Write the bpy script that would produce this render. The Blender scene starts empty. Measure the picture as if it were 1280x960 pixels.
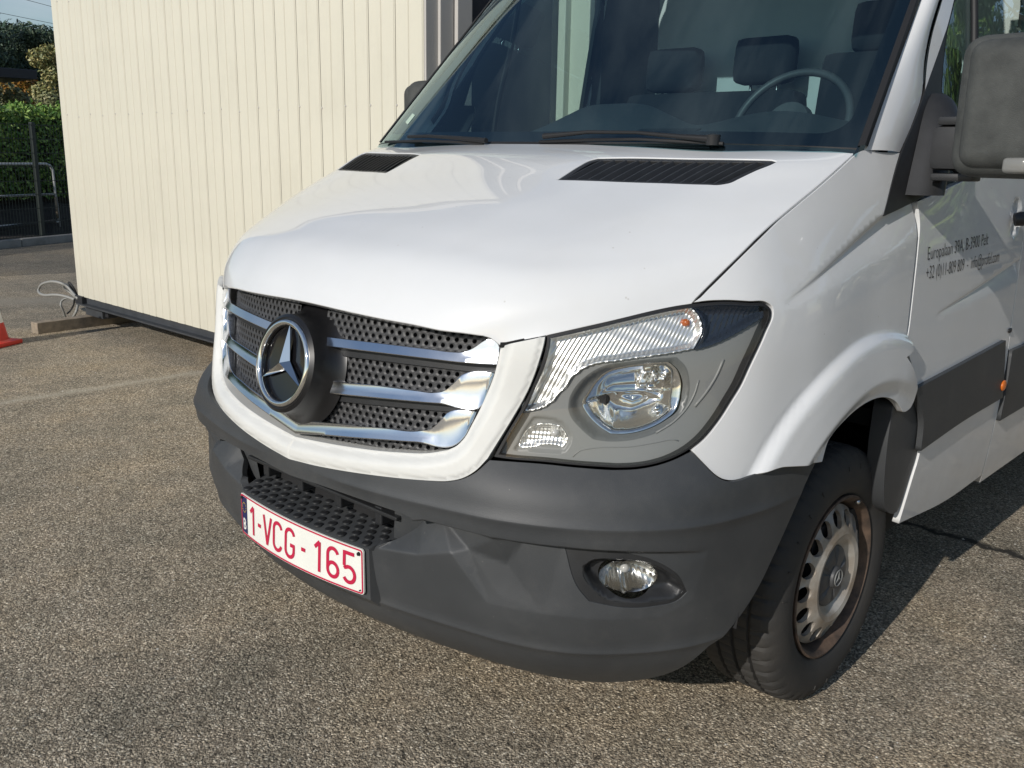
import bpy, bmesh, math, random
import numpy as np
from mathutils import Vector, Matrix
from mathutils.geometry import delaunay_2d_cdt

random.seed(7)
rng = np.random.default_rng(7)
scene = bpy.context.scene
COL = scene.collection
R_ = math.radians

# ------------------------------------------------------------------ camera
CAM = np.array([1.8424, -2.2198, 1.392])
YAW, PIT, ROL, FPX = 0.7532, 0.2396, 0.0184, 1169.4554
FW = np.array([-math.sin(YAW) * math.cos(PIT), math.cos(YAW) * math.cos(PIT), -math.sin(PIT)])
_r0 = np.array([math.cos(YAW), math.sin(YAW), 0.0])
_u0 = np.cross(_r0, FW)
RT = _r0 * math.cos(ROL) + _u0 * math.sin(ROL)
UP = -_r0 * math.sin(ROL) + _u0 * math.cos(ROL)
cd = bpy.data.cameras.new('camera')
cam = bpy.data.objects.new('camera', cd)
COL.objects.link(cam)
cd.sensor_width = 36.0
cd.lens = FPX / 1280.0 * 36.0
cd.clip_start = 0.05
cd.clip_end = 3000.0
cam.matrix_world = Matrix(((RT[0], UP[0], -FW[0], CAM[0]), (RT[1], UP[1], -FW[1], CAM[1]),
                           (RT[2], UP[2], -FW[2], CAM[2]), (0, 0, 0, 1)))
scene.camera = cam

# ------------------------------------------------------------------ light
SUN_EL = R_(26.0)
SUN_AZ = math.atan2(0.11, -1.0)          # the sun stands in front of the van, a little to its left
world = bpy.data.worlds.new('World')
scene.world = world
world.use_nodes = True
wn, wl = world.node_tree.nodes, world.node_tree.links
bg = wn['Background']
sky = wn.new('ShaderNodeTexSky')
sky.sky_type = 'NISHITA'
sky.sun_disc = False
sky.sun_elevation = SUN_EL
sky.sun_rotation = SUN_AZ
sky.air_density = 1.0
sky.dust_density = 0.3
sky.ozone_density = 1.3
tc = wn.new('ShaderNodeTexCoord')
mp = wn.new('ShaderNodeMapping')
mp.inputs['Scale'].default_value = (1.0, 1.0, 3.2)
wl.new(tc.outputs['Generated'], mp.inputs['Vector'])
nz = wn.new('ShaderNodeTexNoise')
nz.inputs['Scale'].default_value = 2.6
nz.inputs['Detail'].default_value = 7.0
nz.inputs['Roughness'].default_value = 0.58
nz.inputs['Distortion'].default_value = 0.5
wl.new(mp.outputs['Vector'], nz.inputs['Vector'])
cr = wn.new('ShaderNodeValToRGB')
cr.color_ramp.elements[0].position = 0.48
cr.color_ramp.elements[0].color = (0, 0, 0, 1)
cr.color_ramp.elements[1].position = 0.85
cr.color_ramp.elements[1].color = (0.55, 0.55, 0.55, 1)
wl.new(nz.outputs['Fac'], cr.inputs['Fac'])
mxs = wn.new('ShaderNodeMix')
mxs.data_type = 'RGBA'
wl.new(cr.outputs['Color'], mxs.inputs[0])
wl.new(sky.outputs['Color'], mxs.inputs[6])
mxs.inputs[7].default_value = (8.5, 8.8, 9.2, 1)
wl.new(mxs.outputs[2], bg.inputs['Color'])
bg.inputs['Strength'].default_value = 0.10

sd = bpy.data.lights.new('sun', 'SUN')
sd.energy = 3.9
sd.angle = R_(0.53)
sd.color = (1.0, 0.95, 0.885)
sun = bpy.data.objects.new('sun', sd)
COL.objects.link(sun)
_sv = Vector((math.sin(SUN_AZ) * math.cos(SUN_EL), math.cos(SUN_AZ) * math.cos(SUN_EL), math.sin(SUN_EL)))
sun.rotation_euler = _sv.to_track_quat('Z', 'Y').to_euler()
sun.location = (6, -20, 12)

vs = scene.view_settings
vs.view_transform = 'Standard'
vs.look = 'None'
vs.exposure = -0.16
vs.gamma = 1.0
vs.use_curve_mapping = False
scene.cycles.max_bounces = 10
scene.cycles.transparent_max_bounces = 16

# ------------------------------------------------------------------ helpers: rays
def ray(u, v):
    return FW + RT * ((u - 640.0) / FPX) + UP * ((480.0 - v) / FPX)

def at(u, v, ax, val):
    d = ray(u, v)
    i = 'xyz'.index(ax)
    return CAM + d * ((val - CAM[i]) / d[i])

def at_plane(u, v, p, n):
    d = ray(u, v)
    p = np.array(p, float); n = np.array(n, float)
    return CAM + d * (np.dot(p - CAM, n) / np.dot(d, n))

# ------------------------------------------------------------------ helpers: objects
def tag(o, label=None, cat=None, group=None, kind=None):
    if label: o['label'] = label
    if cat: o['category'] = cat
    if group: o['group'] = group
    if kind: o['kind'] = kind
    return o

def empty(name, loc=(0, 0, 0), rz=0.0):
    o = bpy.data.objects.new(name, None)
    o.empty_display_size = 0.1
    o.location = loc
    o.rotation_euler = (0, 0, rz)
    COL.objects.link(o)
    return o

def link(name, me, mat=None, parent=None, smooth=None):
    if mat is not None and len(me.materials) == 0:
        me.materials.append(mat)
    if smooth is not None:
        me.polygons.foreach_set('use_smooth', [True] * len(me.polygons))
        if smooth < 3.1:
            me.set_sharp_from_angle(angle=smooth)
    o = bpy.data.objects.new(name, me)
    COL.objects.link(o)
    if parent is not None:
        o.parent = parent
    return o

def mesh(name, verts, faces, mat=None, parent=None, smooth=None):
    me = bpy.data.meshes.new(name)
    me.from_pydata([tuple(map(float, v)) for v in verts], [], [tuple(int(i) for i in f) for f in faces])
    me.validate()
    me.update()
    return link(name, me, mat, parent, smooth)

class MB:
    """collects simple solids into one mesh"""
    def __init__(s):
        s.v = []; s.f = []
    def add(s, v, f):
        n = len(s.v)
        s.v.extend([tuple(map(float, p)) for p in v])
        s.f.extend([tuple(i + n for i in q) for q in f])
        return s
    def box(s, c, d, M=None, bev=0.0):
        x, y, z = d[0] / 2, d[1] / 2, d[2] / 2
        if bev <= 0:
            v = [Vector((a * x, b * y, e * z)) for a in (-1, 1) for b in (-1, 1) for e in (-1, 1)]
            f = [(0, 1, 3, 2), (4, 6, 7, 5), (0, 4, 5, 1), (2, 3, 7, 6), (0, 2, 6, 4), (1, 5, 7, 3)]
        else:
            bm = bmesh.new()
            bmesh.ops.create_cube(bm, size=1.0)
            for q in bm.verts: q.co = Vector((q.co.x * d[0], q.co.y * d[1], q.co.z * d[2]))
            bmesh.ops.bevel(bm, geom=bm.edges[:], offset=bev, segments=2, profile=0.6, affect='EDGES')
            bm.verts.ensure_lookup_table()
            bm.verts.index_update()
            v = [q.co.copy() for q in bm.verts]
            f = [tuple(q.index for q in fa.verts) for fa in bm.faces]
            bm.free()
        c = Vector(c)
        return s.add([(M @ p if M else p) + c for p in v], f)
    def tube(s, pts, r, n=8, caps=True, closed=False):
        P = [Vector(p) for p in pts]
        m = len(P)
        rs = r if isinstance(r, (list, tuple)) else [r] * m
        base = len(s.v)
        prev = None
        for i in range(m):
            if closed:
                t = (P[(i + 1) % m] - P[i - 1]).normalized()
            else:
                t = (P[min(i + 1, m - 1)] - P[max(i - 1, 0)]).normalized()
            if prev is None:
                a = t.orthogonal().normalized()
            else:
                a = (prev - t * prev.dot(t)).normalized()
            prev = a
            b = t.cross(a)
            for k in range(n):
                w = 2 * math.pi * k / n
                s.v.append(tuple(P[i] + (a * math.cos(w) + b * math.sin(w)) * rs[i]))
        for i in range(m if closed else m - 1):
            j = (i + 1) % m
            for k in range(n):
                s.f.append((base + i * n + k, base + i * n + (k + 1) % n, base + j * n + (k + 1) % n, base + j * n + k))
        if caps and not closed:
            s.f.append(tuple(base + k for k in range(n))[::-1])
            s.f.append(tuple(base + (m - 1) * n + k for k in range(n)))
        return s
    def lathe(s, prof, n=48, axis='x', c=(0, 0, 0), close=False):
        """prof: list of (axial, radius)"""
        base = len(s.v)
        m = len(prof)
        for (a, r) in prof:
            for k in range(n):
                w = 2 * math.pi * k / n
                p = (a, r * math.cos(w), r * math.sin(w))
                if axis == 'z': p = (p[1], p[2], p[0])
                if axis == 'y': p = (p[2], p[0], p[1])
                s.v.append((p[0] + c[0], p[1] + c[1], p[2] + c[2]))
        for i in range(m - 1 if not close else m):
            j = (i + 1) % m
            for k in range(n):
                s.f.append((base + i * n + k, base + j * n + k, base + j * n + (k + 1) % n, base + i * n + (k + 1) % n))
        return s
    def prism(s, poly, h, M=None):
        """poly: list of 2D points, extruded along local z from 0 to h, M places it"""
        n = len(poly)
        v = [Vector((p[0], p[1], 0)) for p in poly] + [Vector((p[0], p[1], h)) for p in poly]
        f = [tuple(range(n))[::-1], tuple(range(n, 2 * n))] + [(i, (i + 1) % n, n + (i + 1) % n, n + i) for i in range(n)]
        return s.add([M @ p if M else p for p in v], f)
    def build(s, name, mat=None, parent=None, smooth=None):
        return mesh(name, s.v, s.f, mat, parent, smooth)

def copy_tree(o, parent=None):
    c = o.copy()
    COL.objects.link(c)
    c.parent = parent
    for ch in list(o.children):
        copy_tree(ch, c)
    return c

# ------------------------------------------------------------------ materials
MATS = {}
def nodes_of(name):
    m = bpy.data.materials.new(name)
    m.use_nodes = True
    MATS[name] = m
    return m, m.node_tree.nodes, m.node_tree.links, m.node_tree.nodes['Principled BSDF']

def basic(name, col, rough=0.5, metal=0.0, coat=0.0, spec=0.5, var=0.0, vscale=6.0, bump=0.0, bscale=200.0, col2=None, rvar=0.0, coat_r=0.03, specks=0.0):
    m, n, l, b = nodes_of(name)
    b.inputs['Base Color'].default_value = (*col, 1)
    b.inputs['Roughness'].default_value = rough
    b.inputs['Metallic'].default_value = metal
    b.inputs['Coat Weight'].default_value = coat
    b.inputs['Coat Roughness'].default_value = coat_r
    b.inputs['Specular IOR Level'].default_value = spec
    if var > 0 or rvar > 0 or col2:
        t = n.new('ShaderNodeTexCoord')
        z = n.new('ShaderNodeTexNoise')
        z.inputs['Scale'].default_value = vscale
        z.inputs['Detail'].default_value = 6.0
        z.inputs['Roughness'].default_value = 0.6
        l.new(t.outputs['Object'], z.inputs['Vector'])
        if var > 0 or col2:
            r = n.new('ShaderNodeValToRGB')
            c2 = col2 if col2 else tuple(c * (1 - var) for c in col)
            r.color_ramp.elements[0].position = 0.35
            r.color_ramp.elements[1].position = 0.65
            r.color_ramp.elements[0].color = (*c2, 1)
            r.color_ramp.elements[1].color = (*col, 1)
            l.new(z.outputs['Fac'], r.inputs['Fac'])
            l.new(r.outputs['Color'], b.inputs['Base Color'])
        if rvar > 0:
            mr = n.new('ShaderNodeMapRange')
            mr.inputs[3].default_value = max(0.0, rough - rvar)
            mr.inputs[4].default_value = min(1.0, rough + rvar)
            l.new(z.outputs['Fac'], mr.inputs[0])
            l.new(mr.outputs[0], b.inputs['Roughness'])
    if specks > 0:
        t3 = n.new('ShaderNodeTexCoord')
        vz = n.new('ShaderNodeTexVoronoi'); vz.inputs['Scale'].default_value = 45.0
        l.new(t3.outputs['Object'], vz.inputs['Vector'])
        r3 = n.new('ShaderNodeValToRGB')
        r3.color_ramp.elements[0].position = 0.03; r3.color_ramp.elements[0].color = (1, 1, 1, 1)
        r3.color_ramp.elements[1].position = 0.07; r3.color_ramp.elements[1].color = (0, 0, 0, 1)
        l.new(vz.outputs['Distance'], r3.inputs['Fac'])
        sc3 = n.new('ShaderNodeSeparateColor'); l.new(vz.outputs['Color'], sc3.inputs[0])
        g3 = n.new('ShaderNodeMath'); g3.operation = 'GREATER_THAN'; g3.inputs[1].default_value = 0.82; l.new(sc3.outputs[0], g3.inputs[0])
        m3 = n.new('ShaderNodeMath'); m3.operation = 'MULTIPLY'; l.new(r3.outputs['Color'], m3.inputs[0]); l.new(g3.outputs[0], m3.inputs[1])
        m4 = n.new('ShaderNodeMath'); m4.operation = 'MULTIPLY'; m4.inputs[1].default_value = specks; l.new(m3.outputs[0], m4.inputs[0])
        # pale wiped dust in broad soft streaks
        zd = n.new('ShaderNodeTexNoise'); zd.inputs['Scale'].default_value = 3.0; zd.inputs['Detail'].default_value = 9.0; zd.inputs['Roughness'].default_value = 0.72
        l.new(t3.outputs['Object'], zd.inputs['Vector'])
        rd = n.new('ShaderNodeMapRange'); rd.inputs[1].default_value = 0.5; rd.inputs[2].default_value = 0.8; rd.inputs[4].default_value = 0.16
        l.new(zd.outputs['Fac'], rd.inputs[0])
        ma = n.new('ShaderNodeMath'); ma.operation = 'MAXIMUM'; l.new(m4.outputs[0], ma.inputs[0]); l.new(rd.outputs[0], ma.inputs[1])
        xm = n.new('ShaderNodeMix'); xm.data_type = 'RGBA'
        l.new(ma.outputs[0], xm.inputs[0])
        src = b.inputs['Base Color'].links[0].from_socket if b.inputs['Base Color'].links else None
        if src: l.new(src, xm.inputs[6])
        else: xm.inputs[6].default_value = (*col, 1)
        xm.inputs[7].default_value = (0.22, 0.21, 0.19, 1)
        l.new(xm.outputs[2], b.inputs['Base Color'])
    if bump > 0:
        t2 = n.new('ShaderNodeTexCoord')
        z2 = n.new('ShaderNodeTexNoise')
        z2.inputs['Scale'].default_value = bscale
        z2.inputs['Detail'].default_value = 3.0
        l.new(t2.outputs['Object'], z2.inputs['Vector'])
        bp = n.new('ShaderNodeBump')
        bp.inputs['Strength'].default_value = bump
        bp.inputs['Distance'].default_value = 0.002
        l.new(z2.outputs['Fac'], bp.inputs['Height'])
        l.new(bp.outputs['Normal'], b.inputs['Normal'])
    return m

def paint():
    m, n, l, b = nodes_of('white_paint')
    t = n.new('ShaderNodeTexCoord')
    z = n.new('ShaderNodeTexNoise'); z.inputs['Scale'].default_value = 5.0; z.inputs['Detail'].default_value = 8.0; z.inputs['Roughness'].default_value = 0.65
    l.new(t.outputs['Object'], z.inputs['Vector'])
    r = n.new('ShaderNodeValToRGB')
    r.color_ramp.elements[0].position = 0.30; r.color_ramp.elements[0].color = (0.672, 0.678, 0.676, 1)
    r.color_ramp.elements[1].position = 0.58; r.color_ramp.elements[1].color = (0.69, 0.70, 0.705, 1)
    l.new(z.outputs['Fac'], r.inputs['Fac'])
    # small dirt specks and insect marks
    v = n.new('ShaderNodeTexVoronoi'); v.inputs['Scale'].default_value = 26.0
    l.new(t.outputs['Object'], v.inputs['Vector'])
    sp = n.new('ShaderNodeValToRGB')
    sp.color_ramp.elements[0].position = 0.035; sp.color_ramp.elements[0].color = (1, 1, 1, 1)
    sp.color_ramp.elements[1].position = 0.075; sp.color_ramp.elements[1].color = (0, 0, 0, 1)
    l.new(v.outputs['Distance'], sp.inputs['Fac'])
    gt = n.new('ShaderNodeMath'); gt.operation = 'GREATER_THAN'; gt.inputs[1].default_value = 0.80
    sx = n.new('ShaderNodeSeparateColor'); l.new(v.outputs['Color'], sx.inputs[0]); l.new(sx.outputs[0], gt.inputs[0])
    mu = n.new('ShaderNodeMath'); mu.operation = 'MULTIPLY'; l.new(sp.outputs['Color'], mu.inputs[0]); l.new(gt.outputs[0], mu.inputs[1])
    mu2 = n.new('ShaderNodeMath'); mu2.operation = 'MULTIPLY'; mu2.inputs[1].default_value = 0.35; l.new(mu.outputs[0], mu2.inputs[0])
    mx = n.new('ShaderNodeMix'); mx.data_type = 'RGBA'
    l.new(mu2.outputs[0], mx.inputs[0]); l.new(r.outputs['Color'], mx.inputs[6]); mx.inputs[7].default_value = (0.28, 0.25, 0.2, 1)
    # road film that gathers low on the body
    sz = n.new('ShaderNodeSeparateXYZ'); l.new(t.outputs['Object'], sz.inputs[0])
    mr = n.new('ShaderNodeMapRange'); mr.inputs[1].default_value = 0.25; mr.inputs[2].default_value = 0.75; mr.inputs[3].default_value = 0.55; mr.inputs[4].default_value = 0.0
    l.new(sz.outputs[2], mr.inputs[0])
    z3 = n.new('ShaderNodeTexNoise'); z3.inputs['Scale'].default_value = 14.0; z3.inputs['Detail'].default_value = 6.0
    l.new(t.outputs['Object'], z3.inputs['Vector'])
    m3 = n.new('ShaderNodeMath'); m3.operation = 'MULTIPLY'; l.new(mr.outputs[0], m3.inputs[0]); l.new(z3.outputs['Fac'], m3.inputs[1])
    mx2 = n.new('ShaderNodeMix'); mx2.data_type = 'RGBA'
    l.new(m3.outputs[0], mx2.inputs[0]); l.new(mx.outputs[2], mx2.inputs[6]); mx2.inputs[7].default_value = (0.33, 0.29, 0.24, 1)
    l.new(mx2.outputs[2], b.inputs['Base Color'])
    b.inputs['Roughness'].default_value = 0.5
    b.inputs['Coat Weight'].default_value = 1.0
    b.inputs['Coat Roughness'].default_value = 0.015
    return m

def glass(name, tint=(0.72, 0.84, 0.83), ior=1.5, gcol=(1, 1, 1), rough=0.0, bump=0.0, bscale=300):
    m, n, l, b = nodes_of(name)
    n.remove(b)
    out = n['Material Output']
    tr = n.new('ShaderNodeBsdfTransparent'); tr.inputs['Color'].default_value = (*tint, 1)
    gl = n.new('ShaderNodeBsdfGlossy'); gl.inputs['Roughness'].default_value = rough
    gl.inputs['Color'].default_value = (*gcol, 1)
    fr = n.new('ShaderNodeFresnel'); fr.inputs['IOR'].default_value = ior
    # a thin pane: the same share is mirrored from either side
    ge = n.new('ShaderNodeNewGeometry')
    m1 = n.new('ShaderNodeMath'); m1.operation = 'MULTIPLY_ADD'; m1.inputs[1].default_value = -2.0; m1.inputs[2].default_value = 1.0
    l.new(ge.outputs['Backfacing'], m1.inputs[0])
    m2 = n.new('ShaderNodeMath'); m2.operation = 'POWER'; m2.inputs[0].default_value = ior
    l.new(m1.outputs[0], m2.inputs[1]); l.new(m2.outputs[0], fr.inputs['IOR'])
    mx = n.new('ShaderNodeMixShader')
    l.new(fr.outputs[0], mx.inputs[0]); l.new(tr.outputs[0], mx.inputs[1]); l.new(gl.outputs[0], mx.inputs[2])
    l.new(mx.outputs[0], out.inputs['Surface'])
    return m

paint()
basic('bumper_plastic', (0.052, 0.055, 0.058), 0.50, col2=(0.041, 0.044, 0.047), vscale=5.0, bump=0.25, bscale=700.0, rvar=0.08, spec=0.45, specks=0.5)
basic('dark_plastic', (0.022, 0.023, 0.025), 0.45, var=0.25, vscale=20.0, bump=0.1, bscale=600.0)
basic('mesh_plastic', (0.055, 0.055, 0.056), 0.5, var=0.25, vscale=30.0)
basic('gap_shade', (0.004, 0.004, 0.004), 0.9)  # near-black that stands in for the shade inside gaps
basic('liner_black', (0.012, 0.012, 0.013), 0.85, var=0.4, vscale=9.0)
basic('chrome', (0.74, 0.76, 0.80), 0.17, metal=1.0, rvar=0.05, vscale=30.0)
basic('bright_chrome', (0.86, 0.86, 0.85), 0.06, metal=1.0)
basic('fog_metal', (0.62, 0.62, 0.60), 0.20, metal=1.0)
basic('flute_metal', (0.93, 0.93, 0.90), 0.30, metal=0.85)
basic('lens_grey', (0.20, 0.20, 0.19), 0.2)
basic('reflector', (0.90, 0.90, 0.88), 0.10, metal=1.0)
basic('bezel', (0.22, 0.225, 0.218), 0.42)
basic('white_plastic', (0.69, 0.69, 0.66), 0.38, var=0.06, vscale=9.0, coat=0.3)
basic('emblem_black', (0.010, 0.010, 0.011), 0.32)
basic('black_gloss', (0.006, 0.006, 0.007), 0.10)
basic('foot_plastic', (0.024, 0.025, 0.027), 0.5, var=0.3, vscale=14.0, bump=0.2, bscale=400.0)
basic('bezel_dark', (0.115, 0.12, 0.117), 0.35)
basic('lamp_dark', (0.016, 0.02, 0.03), 0.12, spec=0.7)  # clear side of the lamp; the dark it mirrors is painted in
basic('orange', (0.42, 0.10, 0.015), 0.25)
basic('marker_orange', (0.62, 0.15, 0.02), 0.25)
basic('rubber_seal', (0.010, 0.010, 0.011), 0.6)
basic('frit', (0.009, 0.010, 0.012), 0.15)
basic('tyre_rubber', (0.028, 0.0275, 0.027), 0.78, var=0.5, vscale=7.0, col2=(0.040, 0.037, 0.033), bump=0.3, bscale=300.0)
basic('wheel_paint', (0.46, 0.44, 0.40), 0.45, metal=0.3, col2=(0.27, 0.22, 0.17), vscale=11.0, rvar=0.1)
basic('wheel_rust', (0.15, 0.10, 0.07), 0.7, metal=0.2, col2=(0.045, 0.034, 0.028), vscale=20.0)
basic('cap_grey', (0.075, 0.077, 0.08), 0.45, var=0.3, vscale=30.0)
basic('plate_white', (0.80, 0.80, 0.74), 0.35, var=0.06, vscale=12.0)
basic('plate_red', (0.50, 0.015, 0.06), 0.35)
basic('plate_blue', (0.012, 0.018, 0.09), 0.35)
basic('plate_star', (0.62, 0.45, 0.05), 0.4)
basic('mirror_plastic', (0.068, 0.072, 0.068), 0.75, col2=(0.040, 0.043, 0.041), vscale=16.0, bump=0.5, bscale=350.0)
basic('door_print', (0.035, 0.035, 0.038), 0.45)
basic('cowl_black', (0.008, 0.008, 0.009), 0.6)
basic('cabin_dark', (0.022, 0.024, 0.027), 0.7, var=0.3, vscale=8.0)
basic('cabin_grey', (0.06, 0.064, 0.068), 0.7, var=0.15, vscale=6.0)
basic('bulkhead', (0.62, 0.63, 0.61), 0.6, var=0.1, vscale=3.0)
basic('seat_fabric', (0.014, 0.015, 0.019), 0.95, bump=0.4, bscale=500.0)
basic('wheel_leather', (0.075, 0.075, 0.078), 0.45)
basic('steel_thin', (0.55, 0.55, 0.55), 0.25, metal=1.0)
glass('windscreen_glass', (0.56, 0.73, 0.75), 1.95, gcol=(0.74, 0.93, 1.0))
glass('side_glass', (0.74, 0.85, 0.82), 1.9, gcol=(0.85, 0.95, 1.0))
basic('sticker_green', (0.42, 0.55, 0.45), 0.4)
basic('blue_card', (0.03, 0.12, 0.30), 0.4)
glass('lens_clear', (0.95, 0.95, 0.95), 1.46)
basic('bulb_glass', (0.5, 0.5, 0.48), 0.1, spec=0.8)

# ------------------------------------------------------------------ spline surfaces
def hermite(xk, yk, x):
    """non-uniform Catmull-Rom; yk may have trailing dims"""
    xk = np.asarray(xk, float); yk = np.asarray(yk, float)
    sh = (-1,) + (1,) * (yk.ndim - 1)
    h = np.diff(xk).reshape(sh)
    dl = np.diff(yk, axis=0) / h
    m = np.empty_like(yk)
    m[0] = dl[0]; m[-1] = dl[-1]
    m[1:-1] = (dl[:-1] * h[1:] + dl[1:] * h[:-1]) / (h[1:] + h[:-1])
    i = np.clip(np.searchsorted(xk, x, side='right') - 1, 0, len(xk) - 2)
    hh = (xk[i + 1] - xk[i])
    t = ((x - xk[i]) / hh).reshape(sh)
    hh = hh.reshape(sh)
    t2, t3 = t * t, t * t * t
    return (2 * t3 - 3 * t2 + 1) * yk[i] + (t3 - 2 * t2 + t) * hh * m[i] + (-2 * t3 + 3 * t2) * yk[i + 1] + (t3 - t2) * hh * m[i + 1]

class Surf:
    """regular table of points over (a, b); outward normals; sampled bilinearly"""
    def __init__(s, A, B, P, fair=0, sym=False, flip=False):
        P = P.copy()
        for _ in range(fair):
            if sym:
                g = P[1:2] * np.array([-1, 1, 1])
                Q = np.concatenate([g, P], 0)
                P[:-1] = 0.25 * Q[:-2] + 0.5 * Q[1:-1] + 0.25 * Q[2:]
            else:
                P[1:-1] = 0.25 * P[:-2] + 0.5 * P[1:-1] + 0.25 * P[2:]
            P[:, 1:-1] = 0.25 * P[:, :-2] + 0.5 * P[:, 1:-1] + 0.25 * P[:, 2:]
        s.A, s.B, s.P = A, B, P
        da = np.gradient(P, axis=0); db = np.gradient(P, axis=1)
        if sym: da[0] = P[1] - P[1] * np.array([-1, 1, 1])
        N = np.cross(da, db)
        if flip: N = -N
        N /= np.linalg.norm(N, axis=2, keepdims=True) + 1e-12
        s.N = N
        s.sym = sym
    def _bil(s, T, a, b):
        fa = np.clip((a - s.A[0]) / (s.A[1] - s.A[0]), 0, len(s.A) - 1.001)
        fb = np.clip((b - s.B[0]) / (s.B[1] - s.B[0]), 0, len(s.B) - 1.001)
        i = fa.astype(int); j = fb.astype(int)
        u = (fa - i)[:, None]; v = (fb - j)[:, None]
        return (T[i, j] * (1 - u) + T[i + 1, j] * u) * (1 - v) + (T[i, j + 1] * (1 - u) + T[i + 1, j + 1] * u) * v
    def ev(s, ab, d=0.0):
        ab = np.asarray(ab, float)
        p = s._bil(s.P, ab[:, 0], ab[:, 1]); n = s._bil(s.N, ab[:, 0], ab[:, 1])
        n /= np.linalg.norm(n, axis=1, keepdims=True) + 1e-12
        dd = d if np.isscalar(d) else np.asarray(d)[:, None]
        return p + n * dd, n
    def cast(s, px, d=0.0):
        """where the sight line through a point of the photograph meets the surface (offset by d)"""
        out = []
        T = s.P + s.N * d
        dz = T - CAM
        z = dz @ FW
        U = 640 + FPX * (dz @ RT) / z; V = 480 - FPX * (dz @ UP) / z
        front = ((T - CAM) * s.N).sum(2) < 0
        for (u, v) in px:
            e = (U - u) ** 2 + (V - v) ** 2 + np.where(front, 0, 400.0)
            i, j = np.unravel_index(np.argmin(e), e.shape)
            ab = np.array([s.A[i], s.B[j]])
            for _ in range(6):
                h = 1e-3
                q, _n = s.ev(np.array([ab, ab + [h, 0], ab + [0, h]]), d)
                w = q - CAM; zz = w @ FW
                uv = np.stack([640 + FPX * (w @ RT) / zz, 480 - FPX * (w @ UP) / zz], 1)
                r = np.array([u, v]) - uv[0]
                J = np.stack([(uv[1] - uv[0]) / h, (uv[2] - uv[0]) / h], 1)
                st = np.linalg.lstsq(J, r, rcond=None)[0]
                m = np.abs(st).max()
                if m > 0.03: st *= 0.03 / m
                ab = ab + st
                ab[0] = min(max(ab[0], s.A[0]), s.A[-1]); ab[1] = min(max(ab[1], s.B[0]), s.B[-1])
            out.append(ab)
        return np.array(out)

def shell(levels, na, nb, fair):
    """levels: list of (z, [(x, y), ...]) plan outlines of the right half from the centre line backwards"""
    zk = np.array([l[0] for l in levels])
    G = np.array([l[1] for l in levels], float)             # nz, ns, 2
    mid = G[len(levels) // 2]
    s = np.concatenate([[0], np.cumsum(np.linalg.norm(np.diff(mid, axis=0), axis=1))])
    sk = np.concatenate([-s[1:3][::-1], s])
    Gm = np.concatenate([G[:, 1:3][:, ::-1] * np.array([-1, 1]), G], 1)
    A = np.linspace(0, s[-1], na); B = np.linspace(zk[0], zk[-1], nb)
    T = hermite(sk, np.swapaxes(Gm, 0, 1), A)               # na, nz, 2
    T = hermite(zk, np.swapaxes(T, 0, 1), B)                # nb, na, 2
    P = np.empty((na, nb, 3))
    P[:, :, :2] = np.swapaxes(T, 0, 1)
    P[:, :, 2] = B[None, :]
    return Surf(A, B, P, fair, sym=True, flip=False)

BODY = shell([
 (0.26, [(0,-1.00),(.25,-.985),(.45,-.94),(.57,-.89),(.73,-.78),(.85,-.66),(.91,-.54),(.94,-.37),(.948,0),(.950,.4),(.950,1.1),(.95,2.2),(.965,4.9)]),
 (0.45, [(0,-1.02),(.25,-1.005),(.45,-.955),(.575,-.905),(.735,-.795),(.855,-.675),(.918,-.55),(.952,-.38),(.965,0),(.968,.4),(.968,1.1),(.968,2.2),(.965,4.9)]),
 (0.70, [(0,-1.02),(.25,-1.005),(.45,-.955),(.575,-.905),(.735,-.795),(.855,-.675),(.92,-.55),(.955,-.38),(.972,0),(.976,.4),(.976,1.1),(.976,2.2),(.965,4.9)]),
 (0.80, [(0,-1.015),(.25,-.997),(.45,-.945),(.57,-.89),(.73,-.775),(.85,-.655),(.915,-.535),(.95,-.365),(.968,0),(.973,.4),(.974,1.1),(.974,2.2),(.965,4.9)]),
 (0.90, [(0,-1.005),(.25,-.987),(.455,-.932),(.572,-.872),(.73,-.752),(.845,-.628),(.911,-.515),(.948,-.35),(.963,0),(.969,.4),(.971,1.1),(.971,2.2),(.965,4.9)]),
 (1.03, [(0,-.985),(.25,-.967),(.455,-.914),(.575,-.855),(.73,-.730),(.838,-.605),(.905,-.495),(.944,-.34),(.957,0),(.964,.4),(.967,1.1),(.967,2.2),(.965,4.9)]),
 (1.10, [(0,-.968),(.25,-.948),(.455,-.894),(.575,-.832),(.725,-.705),(.828,-.588),(.896,-.483),(.936,-.335),(.952,0),(.961,.4),(.965,1.1),(.965,2.2),(.965,4.9)]),
 (1.20, [(0,-.93),(.25,-.91),(.45,-.85),(.56,-.79),(.70,-.67),(.805,-.565),(.866,-.468),(.906,-.33),(.941,0),(.955,.4),(.962,1.1),(.962,2.2),(.965,4.9)]),
 (1.30, [(0,-.88),(.25,-.86),(.44,-.80),(.54,-.75),(.675,-.635),(.775,-.54),(.828,-.45),(.866,-.325),(.922,0),(.947,.4),(.957,1.1),(.957,2.2),(.965,4.9)]),
 (1.42, [(0,-.82),(.25,-.80),(.43,-.74),(.52,-.70),(.64,-.60),(.735,-.51),(.785,-.43),(.825,-.315),(.887,0),(.935,.4),(.950,1.1),(.950,2.2),(.965,4.9)]),
 (1.50, [(0,-.78),(.25,-.76),(.42,-.70),(.51,-.66),(.62,-.57),(.71,-.49),(.76,-.41),(.80,-.305),(.865,0),(.922,.4),(.940,1.1),(.940,2.2),(.965,4.9)]),
], 760, 170, 14)

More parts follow.
